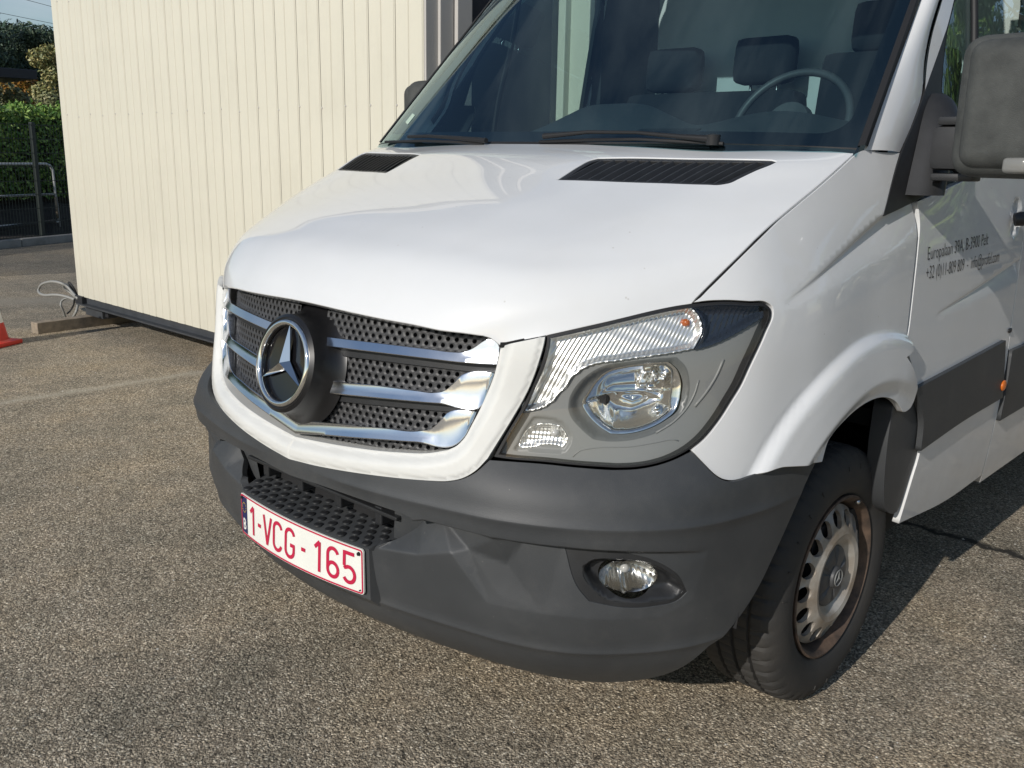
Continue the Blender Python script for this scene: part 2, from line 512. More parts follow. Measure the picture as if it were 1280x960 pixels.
BUMP = shell([
 (0.225,[(0,-.84),(.25,-.825),(.45,-.785),(.60,-.735),(.735,-.645),(.83,-.53),(.895,-.41),(.93,-.20)]),
 (0.27, [(0,-.915),(.25,-.895),(.45,-.85),(.61,-.795),(.75,-.695),(.85,-.575),(.91,-.44),(.942,-.20)]),
 (0.33, [(0,-.972),(.25,-.953),(.45,-.908),(.62,-.85),(.77,-.745),(.872,-.622),(.93,-.47),(.956,-.20)]),
 (0.40, [(0,-1.0),(.25,-.982),(.45,-.94),(.62,-.885),(.78,-.775),(.886,-.642),(.94,-.48),(.962,-.20)]),
 (0.52, [(0,-1.018),(.25,-1.0),(.45,-.963),(.62,-.913),(.79,-.80),(.895,-.66),(.945,-.49),(.966,-.20)]),
 (0.63, [(0,-1.028),(.25,-1.01),(.45,-.978),(.62,-.932),(.795,-.813),(.90,-.67),(.948,-.495),(.968,-.20)]),
 (0.68, [(0,-1.032),(.25,-1.014),(.45,-.98),(.62,-.934),(.795,-.813),(.90,-.67),(.948,-.495),(.968,-.20)]),
 (0.74, [(0,-1.022),(.25,-1.004),(.45,-.968),(.61,-.922),(.78,-.80),(.89,-.66),(.942,-.49),(.966,-.20)]),
 (0.79, [(0,-1.00),(.25,-.982),(.45,-.938),(.595,-.885),(.755,-.765),(.87,-.635),(.93,-.485),(.962,-.20)]),
 (0.84, [(0,-.965),(.25,-.947),(.45,-.90),(.58,-.845),(.73,-.725),(.85,-.60),(.92,-.47),(.957,-.20)]),
], 340, 150, 40)

# ------------------------------------------------------------------ outlines
def smooth_line(pts, step):
    P = np.asarray(pts, float)
    if len(P) < 3:
        n = max(1, int(np.linalg.norm(P[-1] - P[0]) / step))
        t = np.linspace(0, 1, n + 1)[:, None]
        return P[0] * (1 - t) + P[-1] * t
    k = np.concatenate([[0], np.cumsum(np.linalg.norm(np.diff(P, axis=0), axis=1))])
    n = max(2, int(k[-1] / step))
    return hermite(k, P, np.linspace(0, k[-1], n + 1))

def outline(segs, step=0.008):
    """segs: list of point lists (in surface coordinates) joined end to end, corners at the joints"""
    out = []
    for s in segs:
        q = smooth_line(s, step)
        out.extend(q[:-1].tolist() if np.linalg.norm(q[-1] - np.array(segs[(segs.index(s) + 1) % len(segs)][0])) < 1e-6 else q.tolist())
    return np.array(out)

def px_outline(surf, segs, step=0.008, d=0.0):
    """outline traced in the photograph, laid on the surface; each segment a smooth curve"""
    out = []
    n = len(segs)
    C = [surf.cast(s, d) for s in segs]
    for i in range(n):
        a = C[i]; nxt = C[(i + 1) % n][0]
        q = smooth_line(a, step)
        if np.linalg.norm(q[-1] - nxt) < 1e-4: q = q[:-1]
        out.extend(q.tolist())
    return np.array(out)

def in_poly(P, poly):
    x, y = P[:, 0], P[:, 1]
    r = np.zeros(len(P), bool)
    q = np.roll(poly, -1, 0)
    for (x0, y0), (x1, y1) in zip(poly, q):
        if y0 == y1: continue
        c = ((y0 > y) != (y1 > y)) & (x < (x1 - x0) * (y - y0) / (y1 - y0) + x0)
        r ^= c
    return r

def dist_poly(P, poly, closed=True):
    q = np.roll(poly, -1, 0) if closed else poly[1:]
    a = poly if closed else poly[:-1]
    best = np.full(len(P), 1e9)
    for p0, p1 in zip(a, q):
        e = p1 - p0
        L = e @ e
        if L < 1e-14: continue
        t = np.clip(((P - p0) @ e) / L, 0, 1)
        best = np.minimum(best, np.linalg.norm(P - p0 - t[:, None] * e, axis=1))
    return best

def clean(poly, tol=1e-4):
    out = [poly[0]]
    for p in poly[1:]:
        if np.linalg.norm(p - out[-1]) > tol: out.append(p)
    if np.linalg.norm(out[0] - out[-1]) < tol: out.pop()
    return np.array(out)

def panel(name, surf, poly, mat, parent, step=0.012, d=0.0, dfun=None, holes=(), flange=0.014, mirror=None, label=None, centre=False, roll=0.0015, extra=None, nh=0.0025):
    """a sheet cut out of a surface: dense interior, returned edge. mirror: None | 'both' (two objects) | 'join' (one object over the centre line)"""
    poly = clean(np.asarray(poly, float))
    holes = [clean(np.asarray(h, float)) for h in holes]
    mn, mxx = poly.min(0), poly.max(0)
    gx = np.arange(mn[0] + step * .5, mxx[0], step); gy = np.arange(mn[1] + step * .5, mxx[1], step * 0.9)
    X, Y = np.meshgrid(gx, gy)
    X = X + (np.arange(len(gy)) % 2)[:, None] * step * .5
    G = np.stack([X.ravel(), Y.ravel()], 1)
    keep = in_poly(G, poly) & (dist_poly(G, poly) > step * .45)
    for h in holes:
        keep &= ~in_poly(G, h) & (dist_poly(G, h) > step * .45)
    G = G[keep]
    if extra is not None and len(extra):
        ex = np.asarray(extra)
        k = in_poly(ex, poly) & (dist_poly(ex, poly) > step * .3)
        cells = {(int(math.floor(p[0] / .005)), int(math.floor(p[1] / .005))) for p in ex[k]}
        near = np.array([any((int(math.floor(p[0] / .005)) + i, int(math.floor(p[1] / .005)) + j) in cells for i in (-1, 0, 1) for j in (-1, 0, 1)) for p in G], bool)
        G = np.concatenate([G[~near], ex[k]])
    loops = [poly] + holes
    pts = []; edges = []
    for lp in loops:
        b = len(pts)
        pts.extend(lp.tolist())
        edges.extend([(b + i, b + (i + 1) % len(lp)) for i in range(len(lp))])
    pts.extend(G.tolist())
    vo, _e, fo, ov, _oe, _of = delaunay_2d_cdt([Vector(p) for p in pts], edges, [], 0, 1e-6)
    V = np.array([(p.x, p.y) for p in vo])
    F = np.array([f for f in fo if len(f) == 3])
    cen = V[F].mean(1)
    ok = in_poly(cen, poly)
    for h in holes: ok &= ~in_poly(cen, h)
    F = F[ok]
    # orientation: counter-clockwise in (a, b)
    ar = (V[F[:, 1], 0] - V[F[:, 0], 0]) * (V[F[:, 2], 1] - V[F[:, 0], 1]) - (V[F[:, 2], 0] - V[F[:, 0], 0]) * (V[F[:, 1], 1] - V[F[:, 0], 1])
    F[ar < 0] = F[ar < 0][:, ::-1]
    D = np.full(len(V), d)
    if dfun is not None: D = D + dfun(V)
    def full(ab):
        dd = np.full(len(ab), d)
        if dfun is not None: dd = dd + dfun(ab)
        return surf.ev(ab, dd)[0]
    P3, N0 = surf.ev(V, D)
    h = nh
    Na = full(V + [h, 0]) - full(V - [h, 0]); Nb = full(V + [0, h]) - full(V - [0, h])
    N3 = np.cross(Na, Nb)
    sg = np.sign((N3 * N0).sum(1)); sg[sg == 0] = 1
    N3 *= sg[:, None]
    N3 /= np.linalg.norm(N3, axis=1, keepdims=True) + 1e-12
    # is the face winding along the surface normal?
    fn = np.cross(P3[F[:, 1]] - P3[F[:, 0]], P3[F[:, 2]] - P3[F[:, 0]])
    if ((fn * N3[F[:, 0]]).sum(1) < 0).mean() > .5: F = F[:, ::-1]
    mid = V[:, 0] < 1e-5
    if centre:
        N3[mid, 0] = 0; N3[mid] /= np.linalg.norm(N3[mid], axis=1, keepdims=True)
        P3[mid, 0] = 0
    # rim edges
    from collections import Counter
    cnt = Counter()
    for f in F:
        for i in range(3):
            a, b = int(f[i]), int(f[(i + 1) % 3])
            cnt[(min(a, b), max(a, b))] += 1
    rim = []
    for f in F:
        for i in range(3):
            a, b = int(f[i]), int(f[(i + 1) % 3])
            if cnt[(min(a, b), max(a, b))] == 1 and not (centre and mid[a] and mid[b]):
                rim.append((a, b))
    verts = [P3]; nors = [N3]; faces = [tuple(f) for f in F]
    nv = len(P3)
    if flange > 0 and rim:
        ids = sorted({a for e in rim for a in e})
        mp1 = {a: nv + i for i, a in enumerate(ids)}
        mp2 = {a: nv + len(ids) + i for i, a in enumerate(ids)}
        out = np.zeros((len(ids), 3))
        ix = {a: i for i, a in enumerate(ids)}
        for a, b in rim:
            t = P3[b] - P3[a]
            o = np.cross(t, N3[a]); o /= np.linalg.norm(o) + 1e-12
            out[ix[a]] += o; out[ix[b]] += o
        out /= np.linalg.norm(out, axis=1, keepdims=True) + 1e-12
        ids = np.array(ids)
        if centre: out[mid[ids], 0] = 0
        v1 = P3[ids] + out * roll - N3[ids] * roll
        v2 = P3[ids] + out * roll - N3[ids] * flange
        if centre:
            v2[mid[ids], 0] = 0
        verts += [v1, v2]; nors += [out, out]
        for a, b in rim:
            faces.append((b, a, mp1[a], mp1[b]))
            faces.append((mp1[b], mp1[a], mp2[a], mp2[b]))
    Vx = np.concatenate(verts); Nx = np.concatenate(nors)
    def emit(Vv, Nn, Ff, nm):
        me = bpy.data.meshes.new(nm)
        me.from_pydata(Vv.tolist(), [], [tuple(int(i) for i in f) for f in Ff])
        me.polygons.foreach_set('use_smooth', [True] * len(me.polygons))
        me.normals_split_custom_set_from_vertices(Nn.tolist())
        me.update()
        o = link(nm, me, mat, parent)
        if label: o['label'] = label
        return o
    S = np.array([-1, 1, 1])
    if mirror == 'both':
        return [emit(Vx, Nx, faces, name), emit(Vx * S, Nx * S, [f[::-1] for f in faces], name)]
    if mirror == 'join':
        n = len(Vx)
        # the centre line is shared
        remap = np.arange(n) + n
        c = np.where(np.abs(Vx[:, 0]) < 1e-6)[0]
        remap[c] = c
        V2 = np.concatenate([Vx, Vx * S]); N2 = np.concatenate([Nx, Nx * S])
        F2 = faces + [tuple(int(remap[i]) for i in f[::-1]) for f in faces]
        o = emit(V2, N2, F2, name)
        return o
    return emit(Vx, Nx, faces, name)

def smoothstep(e0, e1, x):
    t = np.clip((x - e0) / (e1 - e0), 0, 1)
    return t * t * (3 - 2 * t)

def mirror_obj(o, parent=None, label=None):
    """the same part on the other side of the vehicle (own mesh, reflected in x)"""
    me = o.data.copy()
    co = np.empty(len(me.vertices) * 3); me.vertices.foreach_get('co', co)
    co = co.reshape(-1, 3) * [-1, 1, 1]
    me.vertices.foreach_set('co', co.ravel())
    me.flip_normals()
    me.update()
    c = bpy.data.objects.new(o.name.split('.')[0], me)
    COL.objects.link(c)
    c.parent = parent if parent else o.parent
    return c

# ================================================================== THE VAN
M = MATS
van = empty('van', (0, 0, 0))
tag(van, 'white cargo van with grey plastic bumper, chrome grille and red-lettered number plate', 'van')

HL = [[(684.5,419.5),(701.6,415.8),(740,407),(780,397.2),(819,388),(845.6,382.8),(862,380.6)],
      [(862,380.6),(873.8,379.8),(905,377.6),(936,379.2),(956.6,380.8),(963.2,386),(964,392),(955,416),(936,457),(923.8,483),(914,498.8),(895.6,526.9),(876.9,548.8),(864.4,559.2),(842.5,571.5),(819,579.3),(795.6,583.2),(772,584.3)],
      [(772,584.3),(725,581.4),(678,576.7),(636,573.4),(618,570.8)],
      [(618,570.8),(634,542),(651,513.6),(665.8,481.9),(676.8,456.9),(682.8,434),(684.5,419.5)]]

# ---- hood -----------------------------------------------------------
_seam_px = [(866.5,378.8),(872,373),(884.7,360),(925,320),(967,279),(990,259.5),(1016,238),(1045,213),(1068,192.5)]
seam_ab = BODY.cast(_seam_px)
seam3 = BODY.ev(seam_ab)[0]
lip3 = BODY.ev(BODY.cast([(386.5,377),(500,401),(605,420),(740,406),(866.5,378.8)]))[0]
lip3[0, 0] = 0
tE = np.linspace(0, 1, 8)
kE = np.concatenate([[0], np.cumsum(np.linalg.norm(np.diff(seam3, axis=0), axis=1))]); kE /= kE[-1]
colE = hermite(kE, seam3, np.array([0, .10, .19, .34, .52, .74, .89, 1.0]))
colA = np.array([lip3[0], (0,-.948,1.108),(0,-.905,1.156),(0,-.80,1.217),(0,-.65,1.280),(0,-.456,1.348),(0,-.322,1.393),(0,-.19,1.424)])
colB = np.array([lip3[1], (.30,-.925,1.10),(.305,-.882,1.15),(.31,-.785,1.209),(.315,-.64,1.271),(.323,-.456,1.337),(.328,-.322,1.389),(.33,-.155,1.424)])
colC = np.array([lip3[2], (.54,-.862,1.082),(.545,-.822,1.135),(.55,-.738,1.190),(.555,-.60,1.252),(.56,-.41,1.328),(.565,-.28,1.381),(.57,-.115,1.423)])
colD = np.array([lip3[3], (.715,-.705,1.12),(.715,-.675,1.155),(.718,-.60,1.205),(.72,-.475,1.272),(.723,-.341,1.335),(.745,-.215,1.389),(.76,-.075,1.421)])
cols = np.stack([colA, colB, colC, colD, colE])                     # 5, 8, 3
# let the table run a little past the lip and the seams
cols = np.concatenate([cols[:, :1] + (cols[:, :1] - cols[:, 1:2]) * .7 + np.array([0, .006, 0]), cols, cols[:, -1:] + (cols[:, -1:] - cols[:, -2:-1]) * .35], 1)
vk = np.array([-.06, 0, .06, .12, .24, .40, .60, .76, .92, .98])
Bh = np.linspace(-.06, .98, 150)
T = hermite(vk, np.swapaxes(cols, 0, 1), Bh)                        # nb, 5, 3
uk = np.array([0, .32, .56, .74, .88])
T = np.swapaxes(T, 0, 1)
Tm = np.concatenate([T[1:2] * np.array([-1, 1, 1]), T, T[-1:] + (T[-1:] - T[-2:-1]) * .25 + np.array([0, 0, -.006])], 0)
Ah = np.linspace(0, .92, 140)
PH = hermite(np.concatenate([[-.32], uk, [.92]]), Tm, Ah)
HOOD = Surf(Ah, Bh, PH, 8, sym=True)
vent_px = [[(694,225),(708,216),(724,206),(740,198.5),(748,196.6)], [(748,196.6),(800,196.2),(880,197.6),(950,198.6),(965,199)],
           [(965,199),(971.5,201),(966,205),(945,213.5),(925,223)], [(925,223),(910,229.5),(899,231.3),(885,231)], [(885,231),(820,229),(760,227),(694,225)]]
vent_ab = px_outline(HOOD, vent_px, .006)
hood_front = smooth_line(HOOD.cast([(386.5,377),(440,389.3),(500,401.3),(545,410.6),(585,416),(604,418.6)]), .008).tolist() + \
    smooth_line(HOOD.cast([(604,418.6),(613,421.5),(619,425.5),(624.5,430)]), .004)[1:].tolist() + \
    smooth_line(HOOD.cast([(624.5,430),(632,429.6),(640,427.8),(682,418.6),(740,405.2),(800,391.8),(845,382),(864,378.5)]), .008)[1:].tolist()
hood_front[0][0] = 0.0
hood_side = smooth_line(HOOD.cast([(863.8,377.4),(870,371.2),(882.4,358.7),(922.6,318.7),(964.8,277.7),(988,258.3),(1014.2,237),(1043.3,212),(1066,191.7)]), .01).tolist()
hood_rear = [[.88, .915], [.80, .92], [.6, .92], [.4, .92], [.2, .92], [0, .92]]
hood_rear[0] = [hood_side[-1][0] - .004, .918]
hp = hood_front + hood_side[1:] + hood_rear
cl = [[0, b] for b in np.arange(.90, hood_front[0][1] + .01, -.02)]
hood = panel('hood', HOOD, np.array(hp + cl), M['white_paint'], van, .016, holes=[vent_ab], flange=.022, mirror='join', centre=True, roll=.003)

# black outlet grilles let into the hood, each with its slats
for sgn in (1, -1):
    S = np.array([sgn, 1, 1])
    vo = panel('hood_vent', HOOD, vent_ab, M['liner_black'], hood, .02, d=-.020, flange=0)
    fr = panel('vent_frame', HOOD, vent_ab, M['dark_plastic'], hood, .01, d=-.003, flange=.012,
               holes=[vent_ab.mean(0) + (vent_ab - vent_ab.mean(0)) * np.array([.93, .80])])
    if sgn < 0:
        for o in (vo, fr):
            k = mirror_obj(o); bpy.data.objects.remove(o)
    c0 = vent_ab.mean(0)
    for i in range(15):
        t = (i + .8) / 15.6
        b0, b1 = vent_ab[:, 1].min() + .008, vent_ab[:, 1].max() - .006
        Q = np.stack([np.full(60, 0.), np.linspace(b0, b1, 60)], 1)
        # slats run across the outlet, slanting like its ends
        x0 = vent_ab[:, 0].min() + t * (vent_ab[:, 0].max() - vent_ab[:, 0].min())
        Q[:, 0] = x0 + (Q[:, 1] - c0[1]) * .10
        k = in_poly(Q, vent_ab)
        if k.sum() < 8: continue
        Q = Q[k][::6]
        top, n = HOOD.ev(Q, -.004)
        low, n = HOOD.ev(Q + [.010, 0], -.017)
        w = np.array([.0055, 0, 0])
        n_ = len(Q)
        vv = np.concatenate([top, top + w, low + w, low]) * S
        ff = []
        for j in range(n_ - 1):
            for e in range(4):
                g = (e + 1) % 4
                ff.append((e * n_ + j, g * n_ + j, g * n_ + j + 1, e * n_ + j + 1))
        mesh('slat', vv, ff, M['dark_plastic'], hood)

# ---- fender ---------------------------------------------------------
WHL = (0.0, 0.345)
def rho_phi(ab):
    p = BODY.ev(ab)[0]
    y, z = p[:, 1] - WHL[0], p[:, 2] - WHL[1]
    return np.hypot(y, z), np.degrees(np.arctan2(z, -y))
def crease(p0, p1, h0, h1, w0, w1):
    """an undercut line with a band below it that runs out again; deepens from p0 to p1"""
    p0 = np.array(p0); p1 = np.array(p1)
    e = p1 - p0; L = np.linalg.norm(e); e = e / L
    n = np.array([e[1], -e[0]])
    if n[1] > 0: n = -n
    def f(ab):
        q = ab - p0
        t = np.clip((q @ e) / L, 0, 1.5); s = q @ n
        hgt = h0 + (h1 - h0) * np.clip(t, 0, 1)
        w = w0 + (w1 - w0) * t
        dip = np.clip(s / .007, 0, 1)
        out = 1 - np.clip((s - .007) / np.maximum(w, .004), 0, 1)
        return -hgt * dip * out * smoothstep(-.01, .03, (q @ e))
    return f
def crease_pts(p0, p1, w0, w1):
    p0 = np.array(p0); p1 = np.array(p1)
    e = p1 - p0; L = np.linalg.norm(e); e = e / L
    n = np.array([e[1], -e[0]])
    if n[1] > 0: n = -n
    out = []
    for t in np.arange(0, 1.45, .007 / L):
        for s in (-.0015, .0035, .0075, .012, w0 + (w1 - w0) * t + .006): out.append(p0 + e * t * L + n * s)
    return np.array(out)
cf = BODY.cast([(979,377),(1100,274)])
cdr = BODY.cast([(1171,391),(1280,321)])
fc = crease(cf[0], cf[1], .001, .015, .010, .080)
dc = crease(cdr[0], cdr[1], .001, .014, .008, .060)
def ring_ab(r):
    """points of a circle round the front wheel, in body coordinates"""
    out = []
    k0 = int(np.searchsorted(BODY.A, 1.25))
    for w in np.arange(25, 172, .32):
        y, z = -r * math.cos(R_(w)), WHL[1] + r * math.sin(R_(w))
        if z < .55: continue
        fj = (z - BODY.B[0]) / (BODY.B[1] - BODY.B[0]); j = int(fj); fj -= j
        out.append((float(np.interp(y, BODY.P[k0:, j, 1] * (1 - fj) + BODY.P[k0:, j + 1, 1] * fj, BODY.A[k0:])), z))
    return np.array(out)
def fender_d(ab):
    r, ph = rho_phi(ab)
    up = np.interp(r, [.530, .580, .618, .626, .632, .642, .647, .653, .662], [.0300, .0262, .0222, .0195, .0150, .0035, .0002, -.0010, 0])
    dn = np.interp(r, [.495, .526, .531], [.017, .0012, 0])
    end = 1 - smoothstep(104, 128, ph) * .55
    return (up - dn) * end + fc(ab)
lens_gap = [(868.5,377.5),(873.8,376.4),(905,374.2),(937,375.6),(958.5,377),(966.5,383.5),(967.5,391),(958.5,417),(939.5,458.5),(927,485),(917,501),(898.5,529.5),(879.5,551.8),(866,562.5)]
low_px = [(866,562.8),(880,578),(894,592),(905,598.4),(914.4,599.8),(928.4,597),(948.8,587.8),(966,581),(980,579.6),(1000,578.3),(1021,575.5)]
arch_px = [(1021,575.5),(1035,550),(1058,522.5),(1081,504),(1106,496),(1120,501.5),(1129.6,514.5)]
rear_px = [(1129.6,514.5),(1134,514.2),(1143,504),(1143,490),(1137,464),(1127,445.5)]
door_px = [(1127,445.5),(1130.6,437),(1134.5,405),(1140,356),(1145,309),(1147,280),(1143.8,251.5)]
fa = [BODY.cast(q) for q in (lens_gap, low_px)] + [BODY.cast(arch_px, .012), BODY.cast(rear_px, .012)] + [BODY.cast(door_px)]
fa[2][0] = fa[1][-1]; fa[3][0] = fa[2][-1]; fa[4][0] = fa[3][-1]
fa.append(BODY.cast([(1143.8,251.5),(1103,272)]))
fa.append(BODY.cast([(1103,272),(1113,233),(1124.5,191.5)]))
fa.append(BODY.cast([(1124.5,191.5),(1100,190.5),(1081,188.5),(1070,192.5)]))
sp = BODY.cast([(1070,193.5),(1047,215),(1018.3,240),(992.4,261.5),(969.5,281),(927.5,322),(887,362),(874.3,374.3),(869,377.5)])
fa.append(sp)
poly = []
for i, q in enumerate(fa):
    l = smooth_line(q, .008)
    poly.extend(l[:-1].tolist())
fender_poly = np.array(poly)
_f = panel('fender', BODY, fender_poly, M['white_paint'], van, .011, dfun=fender_d, flange=.016, mirror='both', nh=.007,
           extra=np.concatenate([ring_ab(r_) for r_ in (.6535, .6475, .642, .637, .632, .626, .618, .535, .531, .527, .521)] + [crease_pts(cf[0], cf[1], .010, .080)]))

# black strip in the seam between hood and fender, standing in for its shade
gq = smooth_line(seam_ab, .012)
panel('seam_shade', BODY, np.concatenate([gq + [-.010, -.002], (gq + [.012, .002])[::-1]]), M['gap_shade'], van, .02, d=-.0045, flange=0, mirror='both')
# ---- headlight -------------------------------------------------------
hl_poly = px_outline(BODY, HL, .006)
hl_c = hl_poly.mean(0)
def inset(poly, w):
    n = len(poly); out = []
    q = poly
    for _ in range(2):
        q = (np.roll(q, 1, 0) + 2 * q + np.roll(q, -1, 0)) / 4
    t = np.roll(q, -1, 0) - np.roll(q, 1, 0)
    nn = np.stack([t[:, 1], -t[:, 0]], 1); nn /= np.linalg.norm(nn, axis=1, keepdims=True) + 1e-12
    A = 0.5 * np.sum(q[:, 0] * np.roll(q[:, 1], -1) - np.roll(q[:, 0], -1) * q[:, 1])
    if A > 0: nn = -nn
    return poly + nn * w
headlight_parts = []
head = panel('headlight', BODY, hl_poly, M['rubber_seal'], van, .03, d=-.001, flange=.05, holes=[inset(hl_poly, .0045)])
hl_in = inset(hl_poly, .004)
lens = panel('lens', BODY, hl_in, M['lens_clear'], head, .012, d=.001, flange=0)
def hp_(px, d, step=.006): return px_outline(BODY, px, step, d)
IND = [[(686,421),(702,416.8),(740,407.6),(780,398),(819,389),(846,383.6),(858,382)], [(858,382),(867,388),(874,398),(877,410),(876,419),(871,428),(866,435.5)],
       [(866,435.5),(840,440.5),(800,446),(770,450.5),(741,455),(727,461),(715,471),(705,484),(694,497),(684,506),(672,511),(659,513.5)],
       [(659,513.5),(653,512.5),(664,488),(676,461),(683.5,437),(686,421)]]
DRK = [[(870,382.5),(905,380),(935,381.5),(954,383.5),(958,388),(954,396)], [(954,396),(935,408),(910,422),(890,431),(869,437)], [(869,437),(876,426),(880,411),(877,398),(870,388),(864,382.5)], [(864,382.5),(870,382.5)]]
MAIN = [[(733,495.6),(745,478),(761,464.7),(783,458.6),(815,454.5),(838,452.7)], [(838,452.7),(849.5,462.5),(855,478),(853.5,499)], [(853.5,499),(848,514),(834.7,525),(810.6,537),(783,543),(764,543)], [(764,543),(748.7,533),(735,519),(728,508)], [(728,508),(729,501),(733,495.6)]]
RING = [[(710,511),(712,497),(722,480),(738,466),(756,457),(785,452),(830,447.5),(846,446.5)], [(846,446.5),(857,458),(862,480),(859,503),(851,520)], [(851,520),(836,533),(810,545),(783,551),(752,551),(741,549)], [(741,549),(727,537),(713,520),(710,511)]]
PARK = [[(648,555),(652,546),(661,535),(668,531.5),(690,530.5),(700,533),(706,540),(710,548)], [(710,548),(707,556),(703,559)], [(703,559),(690,556),(676,556.5),(662,560),(651,560.5)], [(651,560.5),(647.5,559),(648,555)]]
PREC = [[(640,562),(646,551),(657,529),(663,521.5),(690,520.5),(703,525),(717,543)], [(717,543),(716,552),(708,566),(702,569)], [(702,569),(670,567),(640,564)], [(640,564),(640,562)]]
dI, dB = -.016, -.022
ind_p = hp_(IND, dI); drk_p = hp_(DRK, dI); ring_p = hp_(RING, dB); main_p = hp_(MAIN, dB); park_p = hp_(PARK, dB); prec_p = hp_(PREC, dB)
def ridge(dirn, pitch, amp):
    dirn = np.array(dirn) / np.linalg.norm(dirn)
    def f(ab):
        q = (ab @ dirn) / pitch
        return amp * (np.abs((q % 1.0) - .5) * 2)
    return f
bz_hole = hl_in
bezel = panel('bezel', BODY, inset(hl_poly, .003), M['bezel'], head, .010, d=dB, flange=.004, holes=[inset(ind_p, -.001), inset(drk_p, -.001), inset(ring_p, -.0005), inset(prec_p, -.0005)])
rc = ring_p.mean(0)
def ring_d(ab):
    e = dist_poly(ab, ring_p)
    return -.018 * smoothstep(0, .022, e)
panel('lamp_recess', BODY, ring_p, M['bezel_dark'], head, .008, d=dB, dfun=ring_d, flange=0, holes=[inset(main_p, -.0003)])
def prec_d(ab): return -.008 * smoothstep(0, .010, dist_poly(ab, prec_p))
panel('park_recess', BODY, prec_p, M['bezel'], head, .006, d=dB, dfun=prec_d, flange=0, holes=[inset(park_p, -.0003)])
# indicator: chrome strip of slanting flutes
r1 = ridge((1.0, -.42), .0085, .0032)
def ind_d(ab):
    e = smoothstep(0, .012, dist_poly(ab, ind_p))
    return r1(ab) - .012 * e
panel('indicator_reflector', BODY, ind_p, M['flute_metal'], head, .0032, d=dI, dfun=ind_d, flange=.012)
r2 = ridge((1.0, -.35), .012, .002)
panel('side_reflector', BODY, drk_p, M['lamp_dark'], head, .004, d=dI, dfun=lambda ab: r2(ab) - .012 * smoothstep(0, .02, dist_poly(ab, drk_p)), flange=.012)
# main reflector: two stacked bowls with vertical facets
mc = BODY.cast([(797,500)], dB)[0]
spl = BODY.cast([(733,497),(770,492.5),(815,492),(852,503)], dB)
def main_d(ab):
    e = dist_poly(ab, main_p)
    bowl = smoothstep(0, .055, e) ** .8
    zl = np.interp(ab[:, 0], spl[:, 0], spl[:, 1])
    s = ab[:, 1] - zl
    shelf = np.exp(-(s / .007) ** 2) * .013
    low = np.where(s < 0, 1, 0)
    x = ab[:, 0] - mc[0]
    flute = .0022 * np.abs((((x + .35 * s) / .021) % 1) - .5) * np.where(x < -.015, 1, .0)
    leaf = .016 * np.exp(-((s + .020 - .25 * np.abs(x)) / .010) ** 2) * np.exp(-((x + .005) / .045) ** 2)
    box_ = .022 * smoothstep(.030, .033, x) * (1 - smoothstep(.062, .066, x)) * smoothstep(.006, .010, s) * (1 - smoothstep(.040, .046, s))
    step_ = .014 * smoothstep(-.002, .002, x - .010) * smoothstep(.004, .008, s) * (1 - smoothstep(.026, .030, x))
    return -.018 - .054 * bowl + (shelf * smoothstep(.025, .055, e)) + (flute * low + leaf + box_ + step_) * smoothstep(.004, .02, e)
panel('main_reflector', BODY, main_p, M['reflector'], head, .0042, d=dB, dfun=main_d, flange=.0)
r3 = ridge((1, 0), .0085, .003); r4 = ridge((0, 1), .009, .0015)
panel('parking_reflector', BODY, park_p, M['flute_metal'], head, .0022, d=dB - .008, dfun=lambda ab: r3(ab) + r4(ab) - .006 * smoothstep(0, .012, dist_poly(ab, park_p)), flange=0)
# bulbs and small pieces behind the lens
def ball(name, c, r, mat, parent, sx=(1, 1, 1), seg=14):
    bm = bmesh.new()
    bmesh.ops.create_uvsphere(bm, u_segments=seg, v_segments=seg // 2 + 1, radius=1.0)
    for v in bm.verts: v.co = Vector((v.co.x * r * sx[0] + c[0], v.co.y * r * sx[1] + c[1], v.co.z * r * sx[2] + c[2]))
    me = bpy.data.meshes.new(name); bm.to_mesh(me); bm.free()
    return link(name, me, mat, parent, 3.2)
pb = BODY.ev(BODY.cast([(858,403)], -.02), -.024)[0][0]
ball('indicator_bulb', pb, .008, M['orange'], head, (1.2, 1, 1))
pb = BODY.ev(BODY.cast([(694,541)], -.03), -.030)[0][0]
ball('parking_bulb', pb, .009, M['bulb_glass'], head)
pb = BODY.ev(BODY.cast([(817,484)], -.04), -.062)[0][0]
ball('beam_bulb', pb, .008, M['reflector'], head, (1, 1.6, 1))
pb = BODY.ev(BODY.cast([(826,511)], -.04), -.062)[0][0]
ball('dip_bulb', pb, .009, M['reflector'], head, (1, 1.6, 1))
